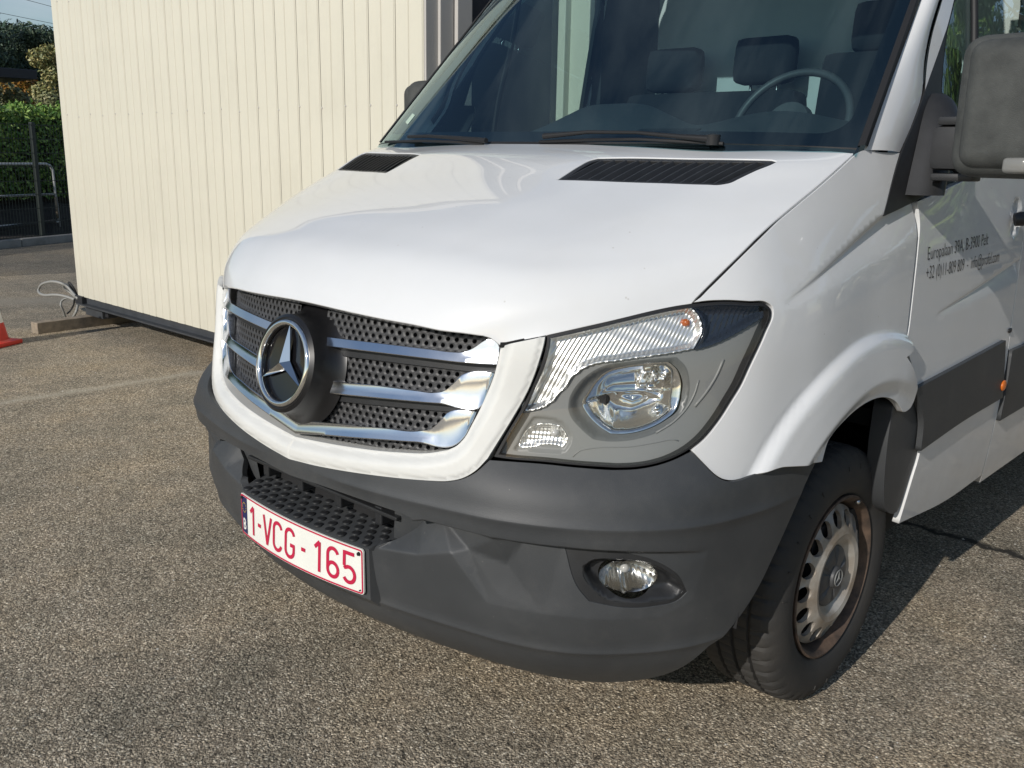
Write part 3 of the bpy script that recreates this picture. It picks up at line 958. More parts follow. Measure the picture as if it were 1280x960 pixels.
# moulded lines on the bezel
for pxs, w in (([(873,475),(868,492),(858,510),(842,527),(820,541)], .0022), ([(716,571),(724,563.5),(735,561),(790,558),(825,552),(838,549.5),(848,551)], .0012), ([(904,449),(896,468),(884,488),(868,508)], .003)):
    q = BODY.ev(smooth_line(BODY.cast(pxs, dB), .01), dB + .0005)[0]
    MB().tube(q, w, 6).build('bezel_rib', M['bezel'], head, 3.2)
def mirror_tree(root, parent):
    def rec(o, par):
        me = o.data.copy()
        co = np.empty(len(me.vertices) * 3); me.vertices.foreach_get('co', co)
        co = co.reshape(-1, 3) * [-1, 1, 1]
        nr = None
        if me.has_custom_normals:
            nv = np.zeros((len(me.vertices), 3))
            li = np.empty(len(me.loops), int); me.loops.foreach_get('vertex_index', li)
            cn = np.empty(len(me.loops) * 3); me.corner_normals.foreach_get('vector', cn)
            nv[li] = cn.reshape(-1, 3)
            nr = nv * [-1, 1, 1]
        me2 = bpy.data.meshes.new(o.name)
        me2.from_pydata(co.tolist(), [], [tuple(p.vertices)[::-1] for p in me.polygons])
        sm = np.empty(len(me.polygons), bool); me.polygons.foreach_get('use_smooth', sm)
        me2.polygons.foreach_set('use_smooth', sm)
        if nr is not None: me2.normals_split_custom_set_from_vertices(nr.tolist())
        for m in me.materials: me2.materials.append(m)
        me2.update()
        bpy.data.meshes.remove(me)
        c = bpy.data.objects.new(o.name.split('.')[0], me2)
        COL.objects.link(c); c.parent = par
        for ch in list(o.children): rec(ch, c)
        return c
    return rec(root, parent)
mirror_tree(head, van)

# ---- grille ----------------------------------------------------------
SUR_OUT = [[(638,430.6),(681,421.6)], [(681,421.6),(679.6,429),(673.4,451),(662.5,481),(643,518),(623,551),(610,572.3)], [(610,572.3),(595,587.6),(580,596.2),(560,600.2),(540,599.7),(525,598.9),(479,594.2),(427,586.8),(363,573.6)]]
SUR_IN = [[(363,547),(427,559.5),(490,567),(535,568),(557,564.5)], [(557,564.5),(568,559.4),(577,551),(590,529),(605.6,498),(618.7,463),(625.3,433)]]
so = [BODY.cast(q, .002) for q in SUR_OUT]; so[1][0] = so[0][-1]; so[2][0] = so[1][-1]; so[2][-1][0] = 0
si = [BODY.cast(q, .002) for q in SUR_IN]; si[0][0][0] = 0; si[1][0] = si[0][-1]
top_in = BODY.cast([(625.3,433),(631,432.3),(638,430.6)], .002); top_in[0] = si[1][-1]; top_in[-1] = so[0][0]
sp = [smooth_line(q, .008) for q in so]
sp2 = [smooth_line(q, .008) for q in si]
sur = np.concatenate([sp[0][:-1], sp[1][:-1], sp[2], sp2[0][:-1], sp2[1][:-1], smooth_line(top_in, .006)[:-1]])
inner_line = np.concatenate([sp2[0], sp2[1]]); outer_line = np.concatenate([sp[1], sp[2]])
def sur_d(ab):
    ei = dist_poly(ab, inner_line, False)
    eo = dist_poly(ab, outer_line, False)
    return .010 * smoothstep(0, .030, ei) * 1.0 - .010 * (1 - smoothstep(0, .020, ei)) - .004 * (1 - smoothstep(0, .012, eo))
surround = panel('grille_surround', BODY, sur, M['white_plastic'], van, .008, d=.002, dfun=sur_d, flange=.045, mirror='join', centre=True)
gl_ = smooth_line(BODY.cast([(624.5,431),(632,430.6),(640,428.9),(682,420)]), .006)
panel('seam_shade', BODY, np.concatenate([gl_ + [0, -.006], (gl_ + [0, .005])[::-1]]), M['gap_shade'], van, .02, d=-.003, flange=0, mirror='both')  # black strip laid along the joint as its shade
# opening outline (right half) used for the perforated panel
op_top = BODY.cast([(625.5,430),(600,417),(545,409),(440,387),(386.5,376)], 0); op_top[-1][0] = 0
op_half = np.concatenate([sp2[0], sp2[1][1:], smooth_line(op_top, .02)[1:]])
op_half = np.concatenate([op_half, [[0, op_half[0][1] + .01]]]) if False else op_half
gm_v, gm_f = [], []
px_, pz_ = .0218, .0152
def hole_cell(a, z, hw, hh, hr, sgn):
    base = len(gm_v)
    n = 10
    ang = [2 * math.pi * k / n + math.pi / n for k in range(n)]
    ring_o = []
    for w in ang:
        c, s = math.cos(w), math.sin(w)
        k = min(hw / abs(c) if abs(c) > 1e-6 else 9, hh / abs(s) if abs(s) > 1e-6 else 9)
        ring_o.append((a + c * k, z + s * k))
    corners = [(a + hw, z + hh), (a - hw, z + hh), (a - hw, z - hh), (a + hw, z - hh)]
    pin = [(a + math.cos(w) * hr, z + math.sin(w) * hr * .92) for w in ang]
    ab = np.array(ring_o + pin + pin)
    dd = np.array([-.040] * n + [-.0415] * n + [-.054] * n)
    P = BODY.ev(ab, dd)[0]
    Pc = BODY.ev(np.array(corners), -.040)[0]
    for p in P: gm_v.append((p[0] * sgn, p[1], p[2]))
    for p in Pc: gm_v.append((p[0] * sgn, p[1], p[2]))
    def q(*i):
        i = tuple(base + k for k in i)
        gm_f.append(i if sgn > 0 else i[::-1])
    for k in range(n):
        j = (k + 1) % n
        q(k, j, n + j, n + k)
        q(n + k, n + j, 2 * n + j, 2 * n + k)
        # fill the corner of the cell when two rim points lie on different sides
        w0, w1 = ang[k], ang[k + 1] if k + 1 < n else ang[0] + 2 * math.pi
        for ci, (cx, cz) in enumerate(corners):
            wc = math.atan2(cz - z, cx - a) % (2 * math.pi)
            for wq in (wc, wc + 2 * math.pi):
                if w0 < wq < w1: q(j, k, 3 * n + ci)
exp_op = np.concatenate([op_half, op_half[::-1] * np.array([-1, 1])])
# the perforated plates stop short behind the chrome ends
for row in range(24):
    z = .700 + row * pz_
    off = (row % 2) * px_ / 2
    for c in range(0, 29):
        a = c * px_ + off
        if a < 1e-6 and off == 0: pass
        cc = np.array([[max(a, .002), z]])
        if not in_poly(cc, np.concatenate([op_half, [[0, op_half[-1][1]], [0, op_half[0][1]]]]))[0] and dist_poly(cc, op_half, False)[0] > .02: continue
        if math.hypot(a, z - .905) < .075: continue
        if a < .06 + max(0, .085 - abs(z - .885) * 1.4): continue
        hole_cell(a, z, px_ / 2, pz_ / 2, .0058, 1)
        if a > 1e-6: hole_cell(a, z, px_ / 2, pz_ / 2, .0058, -1)
grille = mesh('grille_mesh', gm_v, gm_f, M['mesh_plastic'], van)
grille['label'] = 'dark perforated panel behind the chrome bars'
bk = np.concatenate([op_half, [[0, op_half[-1][1]], [0, op_half[0][1]]]])
panel('grille_backing', BODY, inset(clean(bk), -.03) if False else clean(bk), M['liner_black'], van, .03, d=-.066, flange=0, mirror='join', centre=True)
# chrome bars: three a side, the lowest runs through as one V
BAR1 = [[(402,420),(470,428.5),(540,437),(564.6,440),(578,440),(592,434),(604,425.5),(613,421.5)], [(613,421.5),(621.5,428),(624.5,436),(621,456)], [(621,456),(590,454.5),(540,449),(470,440.5),(402,431.7)], [(402,431.7),(402,420)]]
BAR2 = [[(415,476),(470,482),(520,488.5),(541.7,490.8),(553,489),(566,479),(577,468.5),(583,466)], [(583,466),(612,465),(619,465.5)], [(619,465.5),(611,487),(602,508)], [(602,508),(550,504.5),(480,498.5),(405.5,490.8)], [(405.5,490.8),(415,476)]]
BAR3 = [[(364.5,523),(420,529.5),(480,535.5),(525,538.5),(538,535.5),(550,525),(560,515),(566,513)], [(566,513),(590,513.5),(597,514)], [(597,514),(589,532),(577,551),(571,555.5)], [(571,555.5),(520,552.5),(440,547),(400,543.5),(364.5,539.5)], [(364.5,539.5),(364.5,523)]]
dC = -.014
def bar_loft(top, bot, ends, both=True, name='chrome_bar'):
    """a bar with a flat, slightly raked face, rounded long edges and a dark return below"""
    T_ = smooth_line(BODY.cast(top, dC), .004); B_ = smooth_line(BODY.cast(bot, dC), .004)
    a0 = 0.0 if ends else max(T_[0, 0], B_[0, 0]); a1 = max(T_[:, 0].max(), B_[:, 0].max())
    A_ = np.concatenate([np.linspace(a0, a1 - .02, 60), np.linspace(a1 - .02, a1, 12)[1:]])
    zt = np.interp(A_, T_[:, 0], T_[:, 1]); zb = np.interp(A_, B_[:, 0], B_[:, 1])
    zt = np.maximum(zt, zb + .002)
    h = zt - zb
    sec = [(-.002, -.030), (-.002, -.004), (.01, -.0012), (.05, 0), (.3, 0), (.6, 0), (.9, 0), (.97, -.0012), (1.0, -.0035), (1.0, -.006), (.90, -.030)]
    v, f = [], []
    for k, (s_, dd) in enumerate(sec):
        z = zt - np.clip(s_, 0, 1) * h
        rake = -.42 * (np.clip(1 - s_, 0, 1) * h)
        P = BODY.ev(np.stack([A_, z], 1), dC + .006 + dd + np.maximum(rake, -.0085))[0]
        v.append(P)
    n = len(A_)
    V = np.concatenate(v)
    if ends: V[np.arange(len(sec)) * n, 0] = 0
    for k in range(len(sec) - 1):
        for i in range(n - 1): f.append((k * n + i, (k + 1) * n + i, (k + 1) * n + i + 1, k * n + i + 1))
    f.append(tuple(k * n + n - 1 for k in range(len(sec))))
    S = np.array([-1, 1, 1])
    fm = [q[::-1] for q in f]
    if ends:
        m = len(V)
        mesh(name, np.concatenate([V, V * S]), f + [tuple(i + m for i in q) for q in fm], M['chrome'], van, R_(32))
    else:
        f2 = f + [tuple(k * n for k in range(len(sec)))[::-1]]
        mesh(name, V, f2, M['chrome'], van, R_(32)); mesh(name, V * S, [q[::-1] for q in f2], M['chrome'], van, R_(32))
def ends_of(B):
    if len(B) == 4: return B[0][:-1] + B[1], B[2][::-1]
    return B[0][:-1] + B[1], B[3][::-1] + B[2][::-1][1:]
for bi, px in enumerate((BAR1, BAR2, BAR3)):
    tp, bt_ = ends_of(px)
    bar_loft(tp, bt_, bi == 2)
    if bi < 2:
        pl = px_outline(BODY, px, .007, dC)
        lo = pl.copy(); lo[:, 1] -= .019
        panel('bar_carrier', BODY, lo, M['dark_plastic'], van, .02, d=dC - .020, flange=.02, mirror='both')
# emblem: ring and three-pointed star on a round black base
ET = .2268
EC = Vector((0, -1.020, .9096))
EM = Matrix.Translation(EC) @ Matrix.Rotation(-ET, 4, 'X')           # local -Y looks out of the grille
def place(mb, Mx):
    mb.v = [tuple(Mx @ Vector(p)) for p in mb.v]
    return mb
emb = place(MB().lathe([(-.0125, .0995), (-.018, .1075), (-.012, .1155), (.008, .118), (.030, .122), (.048, .134), (.056, .146)], 72, 'y'), EM)
emb.f = [f[::-1] for f in emb.f]
emb = emb.build('emblem', M['emblem_black'], van, R_(35))
ed = place(MB().lathe([(.0, .0), (.0, .060), (-.004, .090), (-.0135, .1000)], 72, 'y'), EM)
ed.f = [f[::-1] for f in ed.f]
ed.build('emblem_plate', M['black_gloss'], emb, R_(35))
prof = [(-.014 - .0085 * math.cos(w), .0955 + .0075 * math.sin(w)) for w in [2 * math.pi * k / 14 for k in range(14)]]
rg = place(MB().lathe(prof, 96, 'y', close=True), EM)
rg.build('emblem_ring', M['bright_chrome'], emb, 3.2)
sv, sf = [(0, -.026, 0)], []
for k in range(3):
    w = math.pi / 2 + k * 2 * math.pi / 3
    tip = (math.cos(w) * .0925, -.013, math.sin(w) * .0925)
    w1 = w - math.pi / 3; w2 = w + math.pi / 3
    n1 = (math.cos(w1) * .0165, -.008, math.sin(w1) * .0165); n2 = (math.cos(w2) * .0165, -.008, math.sin(w2) * .0165)
    bt = (math.cos(w) * .0925, -.006, math.sin(w) * .0925)
    b = len(sv)
    sv += [tip, n1, n2, bt]
    sf += [(0, b + 1, b), (0, b, b + 2), (b, b + 1, b + 3), (b, b + 3, b + 2)]
st = place(MB().add(sv, sf), EM)
st.build('emblem_star', M['bright_chrome'], emb)

# ---- bumper ----------------------------------------------------------
bt = [[(363,575.6),(427,589.2),(479,596.6),(525,601.2),(560,602.6),(580,598.6),(596,590.2),(612,575.5)],
      [(612,575.5),(636,577.2),(678,580.4),(725,585.2),(772,588),(796,587),(819,583),(843,575.2),(864.5,564.5)],
      [(864.5,564.5),(880,581),(894,595),(905,601.4),(915,602.8),(929,600),(949,590.8),(966,584),(980,582.6),(1019,578.6)],
      [(1019,578.6),(1006,606),(988,648),(970,688),(950,730),(930,763),(905,793),(886,807)]]
bc = [BUMP.cast(q) for q in bt]
for i in range(1, 4): bc[i][0] = bc[i - 1][-1]
bc[0][0][0] = 0
bpoly = np.concatenate([smooth_line(q, .01)[:-1] for q in bc] + [bc[3][-1:]])
end = bc[3][-1]
bot = smooth_line(np.array([end, [end[0] - .035, .338], [end[0] - .09, .300], [end[0] - .17, .266], [end[0] - .28, .244], [end[0] - .40, .236], [.3, .235], [0, .235]]), .02)[1:].tolist()
bpoly = np.concatenate([bpoly, np.array(bot)])
bpoly = np.concatenate([bpoly, np.array([[0, z] for z in np.arange(.255, .52, .02)])])
# mouth above the step
mo = BUMP.cast([(363,594),(400,606),(440,620),(477,633),(500,641),(512,646.5)]); mo[0][0] = 0
mo2 = BUMP.cast([(512,646.5),(516,652),(511,664),(497,675.5),(470,684)])
mz = mo2[-1]
mouth = np.concatenate([smooth_line(mo, .012), smooth_line(mo2, .01)[1:]])
lowz = .515
bpoly = np.concatenate([bpoly, np.array([[0, lowz], [mz[0] * .5, lowz], [mz[0] - .01, lowz]]), mouth[::-1]])
up_l = smooth_line(np.array([[.447,.626],[.60,.628],[.75,.6255],[.90,.619],[1.06,.606]]), .01)
lo_l = smooth_line(np.array([[.572,.468],[.70,.466],[.85,.462],[.96,.468],[1.03,.500],[1.07,.56]]), .01)
ridge_l = np.array([[.447,.626],[.572,.468]])
scoop = np.concatenate([smooth_line(up_l, .01), smooth_line(lo_l[::-1], .01), smooth_line(ridge_l[::-1], .01)])
slope_p = BUMP.cast([(471,684),(497,675.5),(511,664),(516,650),(536,655),(563,690),(522,694)])
sl_low = BUMP.cast([(471,684),(522,694),(563,690)]); sl_up = BUMP.cast([(497,676),(512,663),(517,651),(536,655.5)])
fogc = BUMP.cast([(786,723)])[0]
crl2 = np.array([[a_, .668 + .006 * math.exp(-((a_ - .60) / .25) ** 2)] for a_ in np.arange(.0, 1.5, .01)])
lcr = np.array([[a_, .384 - .012 * math.exp(-((a_ - .75) / .22) ** 2) + .03 * max(0, a_ - .95) ** 1.5] for a_ in np.arange(.0, 1.2, .01)])
# recesses of the bumper face as flat facets: (a, z, depth)
TP = dict(P1=(.352,.572,-.050), P2=(.392,.603,-.052), P3=(.447,.6215,-.050), Q1=(.288,.528,0), Q2=(.407,.543,0), C=(.497,.571,0), D=(.572,.468,0),
          U1=(.600,.6225,-.012), U1b=(.665,.6215,-.032), U2=(.750,.6195,-.040), U3=(.900,.6125,-.024), U4=(1.06,.600,0), E1=(.530,.577,-.022), E2=(.598,.492,-.005), E3=(.62,.56,-.026), E4=(.80,.55,-.022), E5=(.93,.54,-.012),
          L1=(.700,.466,0), L2=(.850,.462,0), L3=(.960,.468,0), L4=(1.03,.500,0), L5=(1.07,.560,0),
          V0=(.430,.6310,0), V1=(.600,.6300,0), V2=(.750,.6275,0), V3=(.900,.6205,0), V4=(1.06,.608,0), M0=(.370,.612,0))
TE = ['P1 P2', 'P2 P3', 'Q1 Q2', 'Q2 C', 'C D', 'P3 C', 'P3 U1', 'U1 U1b', 'U1b U2', 'U2 U3', 'U3 U4', 'D L1', 'L1 L2', 'L2 L3', 'L3 L4', 'L4 L5', 'V0 V1', 'V1 V2', 'V2 V3', 'V3 V4', 'C E1', 'E1 E2', 'E2 D', 'Q1 P1', 'M0 V0', 'V4 L5', 'P2 M0', 'E1 P3']
_k = list(TP); _ti = {k: i for i, k in enumerate(_k)}
_tv, _t1, _tf, _tov, _t2, _t3 = delaunay_2d_cdt([Vector(TP[k][:2]) for k in _k], [tuple(_ti[q] for q in e.split()) for e in TE], [], 0, 1e-7)
_tz = [TP[_k[o[0]]][2] if o else 0.0 for o in _tov]
TRI = [(np.array([(_tv[i].x, _tv[i].y) for i in f]), np.array([_tz[i] for i in f])) for f in _tf if len(f) == 3 and any(abs(_tz[i]) > 1e-6 for i in f)]
def tin(ab):
    d = np.zeros(len(ab))
    for p, z in TRI:
        m = np.array([p[1] - p[0], p[2] - p[0]]).T
        if abs(np.linalg.det(m)) < 1e-9: continue
        w = np.linalg.solve(m, (ab - p[0]).T)
        k = (w[0] >= -1e-6) & (w[1] >= -1e-6) & (w.sum(0) <= 1 + 1e-6)
        d[k] = z[0] + w[0][k] * (z[1] - z[0]) + w[1][k] * (z[2] - z[0])
    return d
def bump_d(ab):
    ab = np.asarray(ab, float)
    # a small spread rounds the facets' edges as moulding does
    d = np.zeros(len(ab))
    for o in ((0, 0), (.003, 0), (-.003, 0), (0, .003), (0, -.003)): d += tin(ab + np.array(o)) / 5
    e = dist_poly(ab, crl2, False)
    fade = smoothstep(.05, .25, ab[:, 0]) * (1 - smoothstep(1.15, 1.45, ab[:, 0]))
    d += .007 * np.exp(-(e / .012) ** 1.2) * fade
    e2 = dist_poly(ab, lcr, False)
    d += .006 * np.exp(-(e2 / .010) ** 1.2) * (1 - smoothstep(1.0, 1.25, ab[:, 0]))
    return d
FOGP = [[(703.7,689.5),(722,688),(750,690.5),(785,694),(811.5,698.5)], [(811.5,698.5),(833,707),(846,716),(856.4,736)], [(856.4,736),(847.5,745),(811.5,755.5),(768,756),(736,750.5)], [(736,750.5),(722,736),(703.7,689.5)]]
FOGI = [[(728,712),(740,705),(770,702),(805,703.5),(835,713),(854,733)], [(854,733),(847,741.5),(815,750.5),(785,752),(755,748),(737,735),(728,722),(728,712)]]
fog_p = px_outline(BUMP, FOGP, .007, -.014); fog_i = px_outline(BUMP, FOGI, .007, -.014)
def beside(line, offs, step=.006):
    q = smooth_line(np.asarray(line), step)
    t = np.gradient(q, axis=0); t /= np.linalg.norm(t, axis=1, keepdims=True) + 1e-12
    n = np.stack([-t[:, 1], t[:, 0]], 1)
    return np.concatenate([q + n * o for o in offs])
bump_x = np.concatenate([beside([TP[e.split()[0]][:2], TP[e.split()[1]][:2]], (-.005, -.0022, .0022, .005), .006) for e in TE] +
                        [beside(crl2[::8], (-.012, -.006, -.0015, .0015, .006, .012)), beside(lcr[::8], (-.010, -.005, -.0015, .0015, .005, .010))])
keep_ = np.ones(len(bump_x), bool)
seen = set()
for i_, p_ in enumerate(bump_x):
    c_ = (int(p_[0] / .0022), int(p_[1] / .0022))
    if c_ in seen: keep_[i_] = False
    seen.add(c_)
bump_x = bump_x[keep_]
bump_x = bump_x[~in_poly(bump_x, inset(fog_p, -.006))]
bumper = panel('bumper', BUMP, bpoly, M['bumper_plastic'], van, .009, dfun=bump_d, flange=.02, mirror='join', centre=True, holes=[fog_p], extra=bump_x)
def fog_d(ab): return bump_d(ab)
fe = [BUMP.cast([(785.7 + 37 * math.cos(w), 722.5 + 20.5 * math.sin(w)) for w in np.linspace(0, 2 * math.pi, 40, endpoint=False)], -.03)][0]
fec = fe.mean(0)
fog = panel('fog_lamp', BUMP, fog_p, M['dark_plastic'], van, .007, d=-.002, dfun=fog_d, flange=.02, holes=[fog_i])
panel('lamp_recess', BUMP, fog_i, M['dark_plastic'], fog, .007, d=-.002, dfun=lambda ab: bump_d(ab) - .030 * smoothstep(0, .020, dist_poly(ab, fog_i)), flange=0, holes=[inset(fe, -.0006)])
frd = float(bump_d(fec[None])[0])
def dome(ab): return .010 * (1 - np.clip(((ab - fec) ** 2 / (np.ptp(fe, axis=0) / 2) ** 2).sum(1), 0, 1))
panel('lens', BUMP, fe, M['lens_clear'], fog, .007, d=frd - .018, dfun=dome, flange=.012)
def fbowl(ab):
    q = np.clip(((ab - fec) ** 2 / (np.ptp(fe, axis=0) / 2) ** 2).sum(1), 0, 1)
    return -.05 * (1 - q) + .004 * np.abs(((ab[:, 0] / .011) % 1) - .5) + .010 * np.exp(-((ab[:, 0] - fec[0] + .008) / .004) ** 2)
panel('fog_reflector', BUMP, fe, M['fog_metal'], fog, .0045, d=frd - .024, dfun=fbowl, flange=0)
pb = BUMP.ev(fec[None], frd - .055)[0][0]
ball('fog_bulb', pb, .010, M['bulb_glass'], fog)
mirror_tree(fog, van)
# dark intake behind the mouth
sd_ = np.array([[.285, .50], [.36, .50], [.50, .56], [.50, .640], [.40, .645], [.30, .60]])
panel('intake_side', BUMP, sd_, M['bumper_plastic'], van, .02, d=-.056, flange=0, mirror='both')
MB().box((0, -.86, .59), (.70, .10, .16)).build('intake_duct', M['liner_black'], van)
for x in (-.235, -.08, .08, .235):
    MB().box((x, -.925, .578), (.025, .05, .045), bev=.004).build('intake_rib', M['dark_plastic'], van)
MB().box((0, -.935, .592), (.62, .045, .010), bev=.003).build('intake_rib', M['dark_plastic'], van)
# rubber tread of the bumper step, with studs
step = empty('x'); bpy.data.objects.remove(step)
def yfront(x): return -1.003 - .0205 * (1 - (x / .27) ** 2)
nx, ny = 40, 8
sv, sf = [], []
for i in range(nx + 1):
    t = -1 + 2 * i / nx
    for j in range(ny + 1):
        s = j / ny
        hwid = .268 + .034 * s
        x = t * hwid
        y = yfront(t * .268) * (1 - s) + (-.902) * s
        z = .5255 + .016 * s - (.004 if j == 0 else 0)
        sv.append((x, y, z))
for i in range(nx):
    for j in range(ny):
        a = i * (ny + 1) + j
        sf.append((a, a + ny + 1, a + ny + 2, a + 1))
nb_ = len(sv)
for i in range(nx + 1):
    t = -1 + 2 * i / nx
    sv.append((t * .268, yfront(t * .268) + .002, .395))
    sv.append((t * .262, yfront(t * .268) + .04, .36))
for i in range(nx):
    a = i * (ny + 1); b = nb_ + 2 * i
    sf.append((a, b, b + 2, a + ny + 1)); sf.append((b, b + 1, b + 3, b + 2))
# side cheeks
for i, sg in ((0, -1), (nx, 1)):
    top = [i * (ny + 1) + j for j in range(ny + 1)]
    k = len(sv); sv.append((sg * .30, -.90, .36))
    f = top + [k, nb_ + 2 * i + 1, nb_ + 2 * i]
    sf.append(tuple(f) if sg > 0 else tuple(f[::-1]))
stepo = mesh('bumper_step', sv, sf, M['bumper_plastic'], van, R_(40))
stud = MB()
stud.lathe([(0, .0118), (.0032, .0112), (.0038, .010), (.0038, .0)], 12, 'z')
stud_me = None
cnt = 0
for r in range(5):
    s = .10 + r * .195
    for c in range(13):
        t = (-1 + 2 * (c + .5 + (.5 if r % 2 else 0)) / 13.0)
        if abs(t) > .97: continue
        hwid = .268 + .034 * s
        p = (t * hwid, yfront(t * .268) * (1 - s) + (-.902) * s, .5255 + .016 * s)
        if stud_me is None:
            o = stud.build('stud', M['dark_plastic'], stepo, R_(40)); stud_me = o.data
        else:
            o = bpy.data.objects.new('stud', stud_me); COL.objects.link(o); o.parent = stepo
        o.location = p
# ---- number plate -----------------------------------------------------
PY, PZ = -1.0085, .4640
def plate_pt(x, z, out=0.0):
    """x, z on the plate in metres from its centre; the plate is bent round the bumper"""
    k = 1 - (x / .26) ** 2
    bow = .022 + .007 * (-z / .055) * .5
    return (x, PY - bow * k - out - .004 * (-z / .055) * 0, PZ + z)
def plate_sheet(polys, out, name, mat, parent, th=.0):
    """polys: list of quads strips in plate coordinates"""
    v, f = [], []
    for q in polys:
        b = len(v)
        v.extend([plate_pt(x, z, out) for x, z in q])
        f.append(tuple(range(b, b + len(q))))
    return mesh(name, v, f, mat, parent)
def rrect(w, h, r, n=5):
    out = []
    for cx, cz, a0 in ((w - r, h - r, 0), (-w + r, h - r, 90), (-w + r, -h + r, 180), (w - r, -h + r, 270)):
        for k in range(n + 1):
            t = R_(a0 + 90 * k / n)
            out.append((cx + r * math.cos(t), cz + r * math.sin(t)))
    return out
def plate_area(outline2d, out, name, mat, parent, thick=0.0):
    pts = [Vector(p) for p in outline2d]
    xs = np.linspace(min(p[0] for p in outline2d), max(p[0] for p in outline2d), 60)
    # dense strips so the sheet follows the bend
    ol = []
    n = len(outline2d)
    for i in range(n):
        a, b = np.array(outline2d[i]), np.array(outline2d[(i + 1) % n])
        m = max(1, int(np.linalg.norm(b - a) / .008))
        for k in range(m): ol.append(tuple(a + (b - a) * k / m))
    ol = np.array(ol)
    g = [(x, z) for x in np.arange(ol[:, 0].min() + .005, ol[:, 0].max(), .010) for z in np.arange(ol[:, 1].min() + .008, ol[:, 1].max(), .014)]
    g = np.array(g) if len(g) else np.zeros((0, 2))
    if len(g):
        k = in_poly(g, ol) & (dist_poly(g, ol) > .003); g = g[k]
    pts = [Vector(p) for p in ol] + [Vector(p) for p in g]
    e = [(i, (i + 1) % len(ol)) for i in range(len(ol))]
    vo, _, fo, _, _, _ = delaunay_2d_cdt(pts, e, [], 1, 1e-7)
    v = [plate_pt(p.x, p.y, out) for p in vo]
    f = []
    for q in fo:
        a, b, c = [Vector((vo[i].x, vo[i].y)) for i in q[:3]]
        ar = (b - a).cross(c - a)
        f.append(tuple(q) if ar > 0 else tuple(q)[::-1])
    if thick > 0:
        nn = len(v)
        m = len(ol)
        # rim of the sheet
        idx = {}
        for i, p in enumerate(vo): idx[(round(p.x, 5), round(p.y, 5))] = i
        ring = [idx.get((round(p[0], 5), round(p[1], 5))) for p in ol]
        if all(r is not None for r in ring):
            v += [plate_pt(p[0], p[1], out - thick) for p in ol]
            for i in range(m):
                j = (i + 1) % m
                f.append((ring[j], ring[i], nn + i, nn + j))
    return mesh(name, v, f, mat, parent, R_(30))
plate = plate_area(rrect(.259, .056, .008), .004, 'number_plate', M['plate_white'], van, .004)
plate['label'] = 'white curved plate reading 1-VCG-165 in red'
# red border as a closed raised band
bo, bi_ = rrect(.2575, .0545, .0075, 6), rrect(.2535, .0505, .0045, 6)
def dens(l):
    out = []
    for i in range(len(l)):
        a, b = np.array(l[i]), np.array(l[(i + 1) % len(l)])
        for k in range(24): out.append(a + (b - a) * k / 24)
    return out
do, di = dens(bo), dens(bi_)
v = [plate_pt(p[0], p[1], .0052) for p in do] + [plate_pt(p[0], p[1], .0052) for p in di]
n = len(do)
mesh('plate_border', v, [(i, (i + 1) % n, n + (i + 1) % n, n + i) for i in range(n)][::1], M['plate_red'], plate)
plate_area([(-.2525, -.0495), (-.2525, .0495), (-.222, .0495), (-.222, -.0495)], .0050, 'plate_band', M['plate_blue'], plate)
def stroke(paths, wd, out, name, mat, ox=0.0, oz=0.0, sx=1.0):
    v, f = [], []
    for P in paths:
        P = np.array(P, float)
        P = P * [sx, 1] + [ox, oz]
        m = len(P)
        t = np.gradient(P, axis=0); t /= np.linalg.norm(t, axis=1, keepdims=True) + 1e-12
        if m == 2: t = np.repeat(((P[1] - P[0]) / np.linalg.norm(P[1] - P[0]))[None], 2, 0)
        nn = np.stack([-t[:, 1], t[:, 0]], 1)
        # mitre the joints
        L, Rr = P + nn * wd / 2, P - nn * wd / 2
        b = len(v)
        for i in range(m):
            v.append(plate_pt(*L[i], out)); v.append(plate_pt(*Rr[i], out))
        for i in range(m - 1):
            f.append((b + 2 * i, b + 2 * i + 1, b + 2 * i + 3, b + 2 * i + 2))
    return mesh(name, v, f, mat, plate)
def arc(cx, cz, rx, rz, a0, a1, n=20):
    return [(cx + rx * math.cos(R_(a0 + (a1 - a0) * k / n)), cz + rz * math.sin(R_(a0 + (a1 - a0) * k / n))) for k in range(n + 1)]
H = .0375
def dense2(a, b, n=8): return [(a[0] + (b[0] - a[0]) * k / n, a[1] + (b[1] - a[1]) * k / n) for k in range(n + 1)]
G1 = [dense2((.006, -H), (.006, H)), dense2((.006, H), (-.011, H - .016))]
GD = [dense2((-.008, 0), (.008, 0))]
GV = [dense2((-.0185, H), (0, -H)), dense2((0, -H), (.0185, H))]
GC = [arc(0, H - .019, .0175, .0165, 10, 180) + dense2((-.0175, H - .02), (-.0175, -H + .02))[1:] + arc(0, -H + .019, .0175, .0165, 180, 350)[1:]]
GG = [arc(0, H - .019, .0175, .0165, 10, 180) + dense2((-.0175, H - .02), (-.0175, -H + .02))[1:] + arc(0, -H + .019, .0175, .0165, 180, 360)[1:] + dense2((.0175, -H + .02), (.0175, -.004))[1:], dense2((.0215, -.004), (.002, -.004))]
G6 = [arc(0, -H + .020, .0175, .0175, 0, 360, 32), arc(.0, H - .020, .0175, .0175, 20, 180) + dense2((-.0175, H - .021), (-.0175, -H + .02))[1:]]
G5 = [dense2((.0165, H), (-.0150, H)), dense2((-.0150, H + .004), (-.0160, .004)), [(-.0160, .004)] + arc(-.001, -H + .0225, .0180, .0190, 130, -150, 26)]
for nm, g, x in (('one', G1, -.190), ('dash', GD, -.150), ('letter_v', GV, -.108), ('letter_c', GC, -.058), ('letter_g', GG, -.003), ('dash', GD, .053), ('one', G1, .108), ('six', G6, .161), ('five', G5, .215)):
    stroke(g, .0094, .0052, 'plate_character', M['plate_red'], x, -.002)
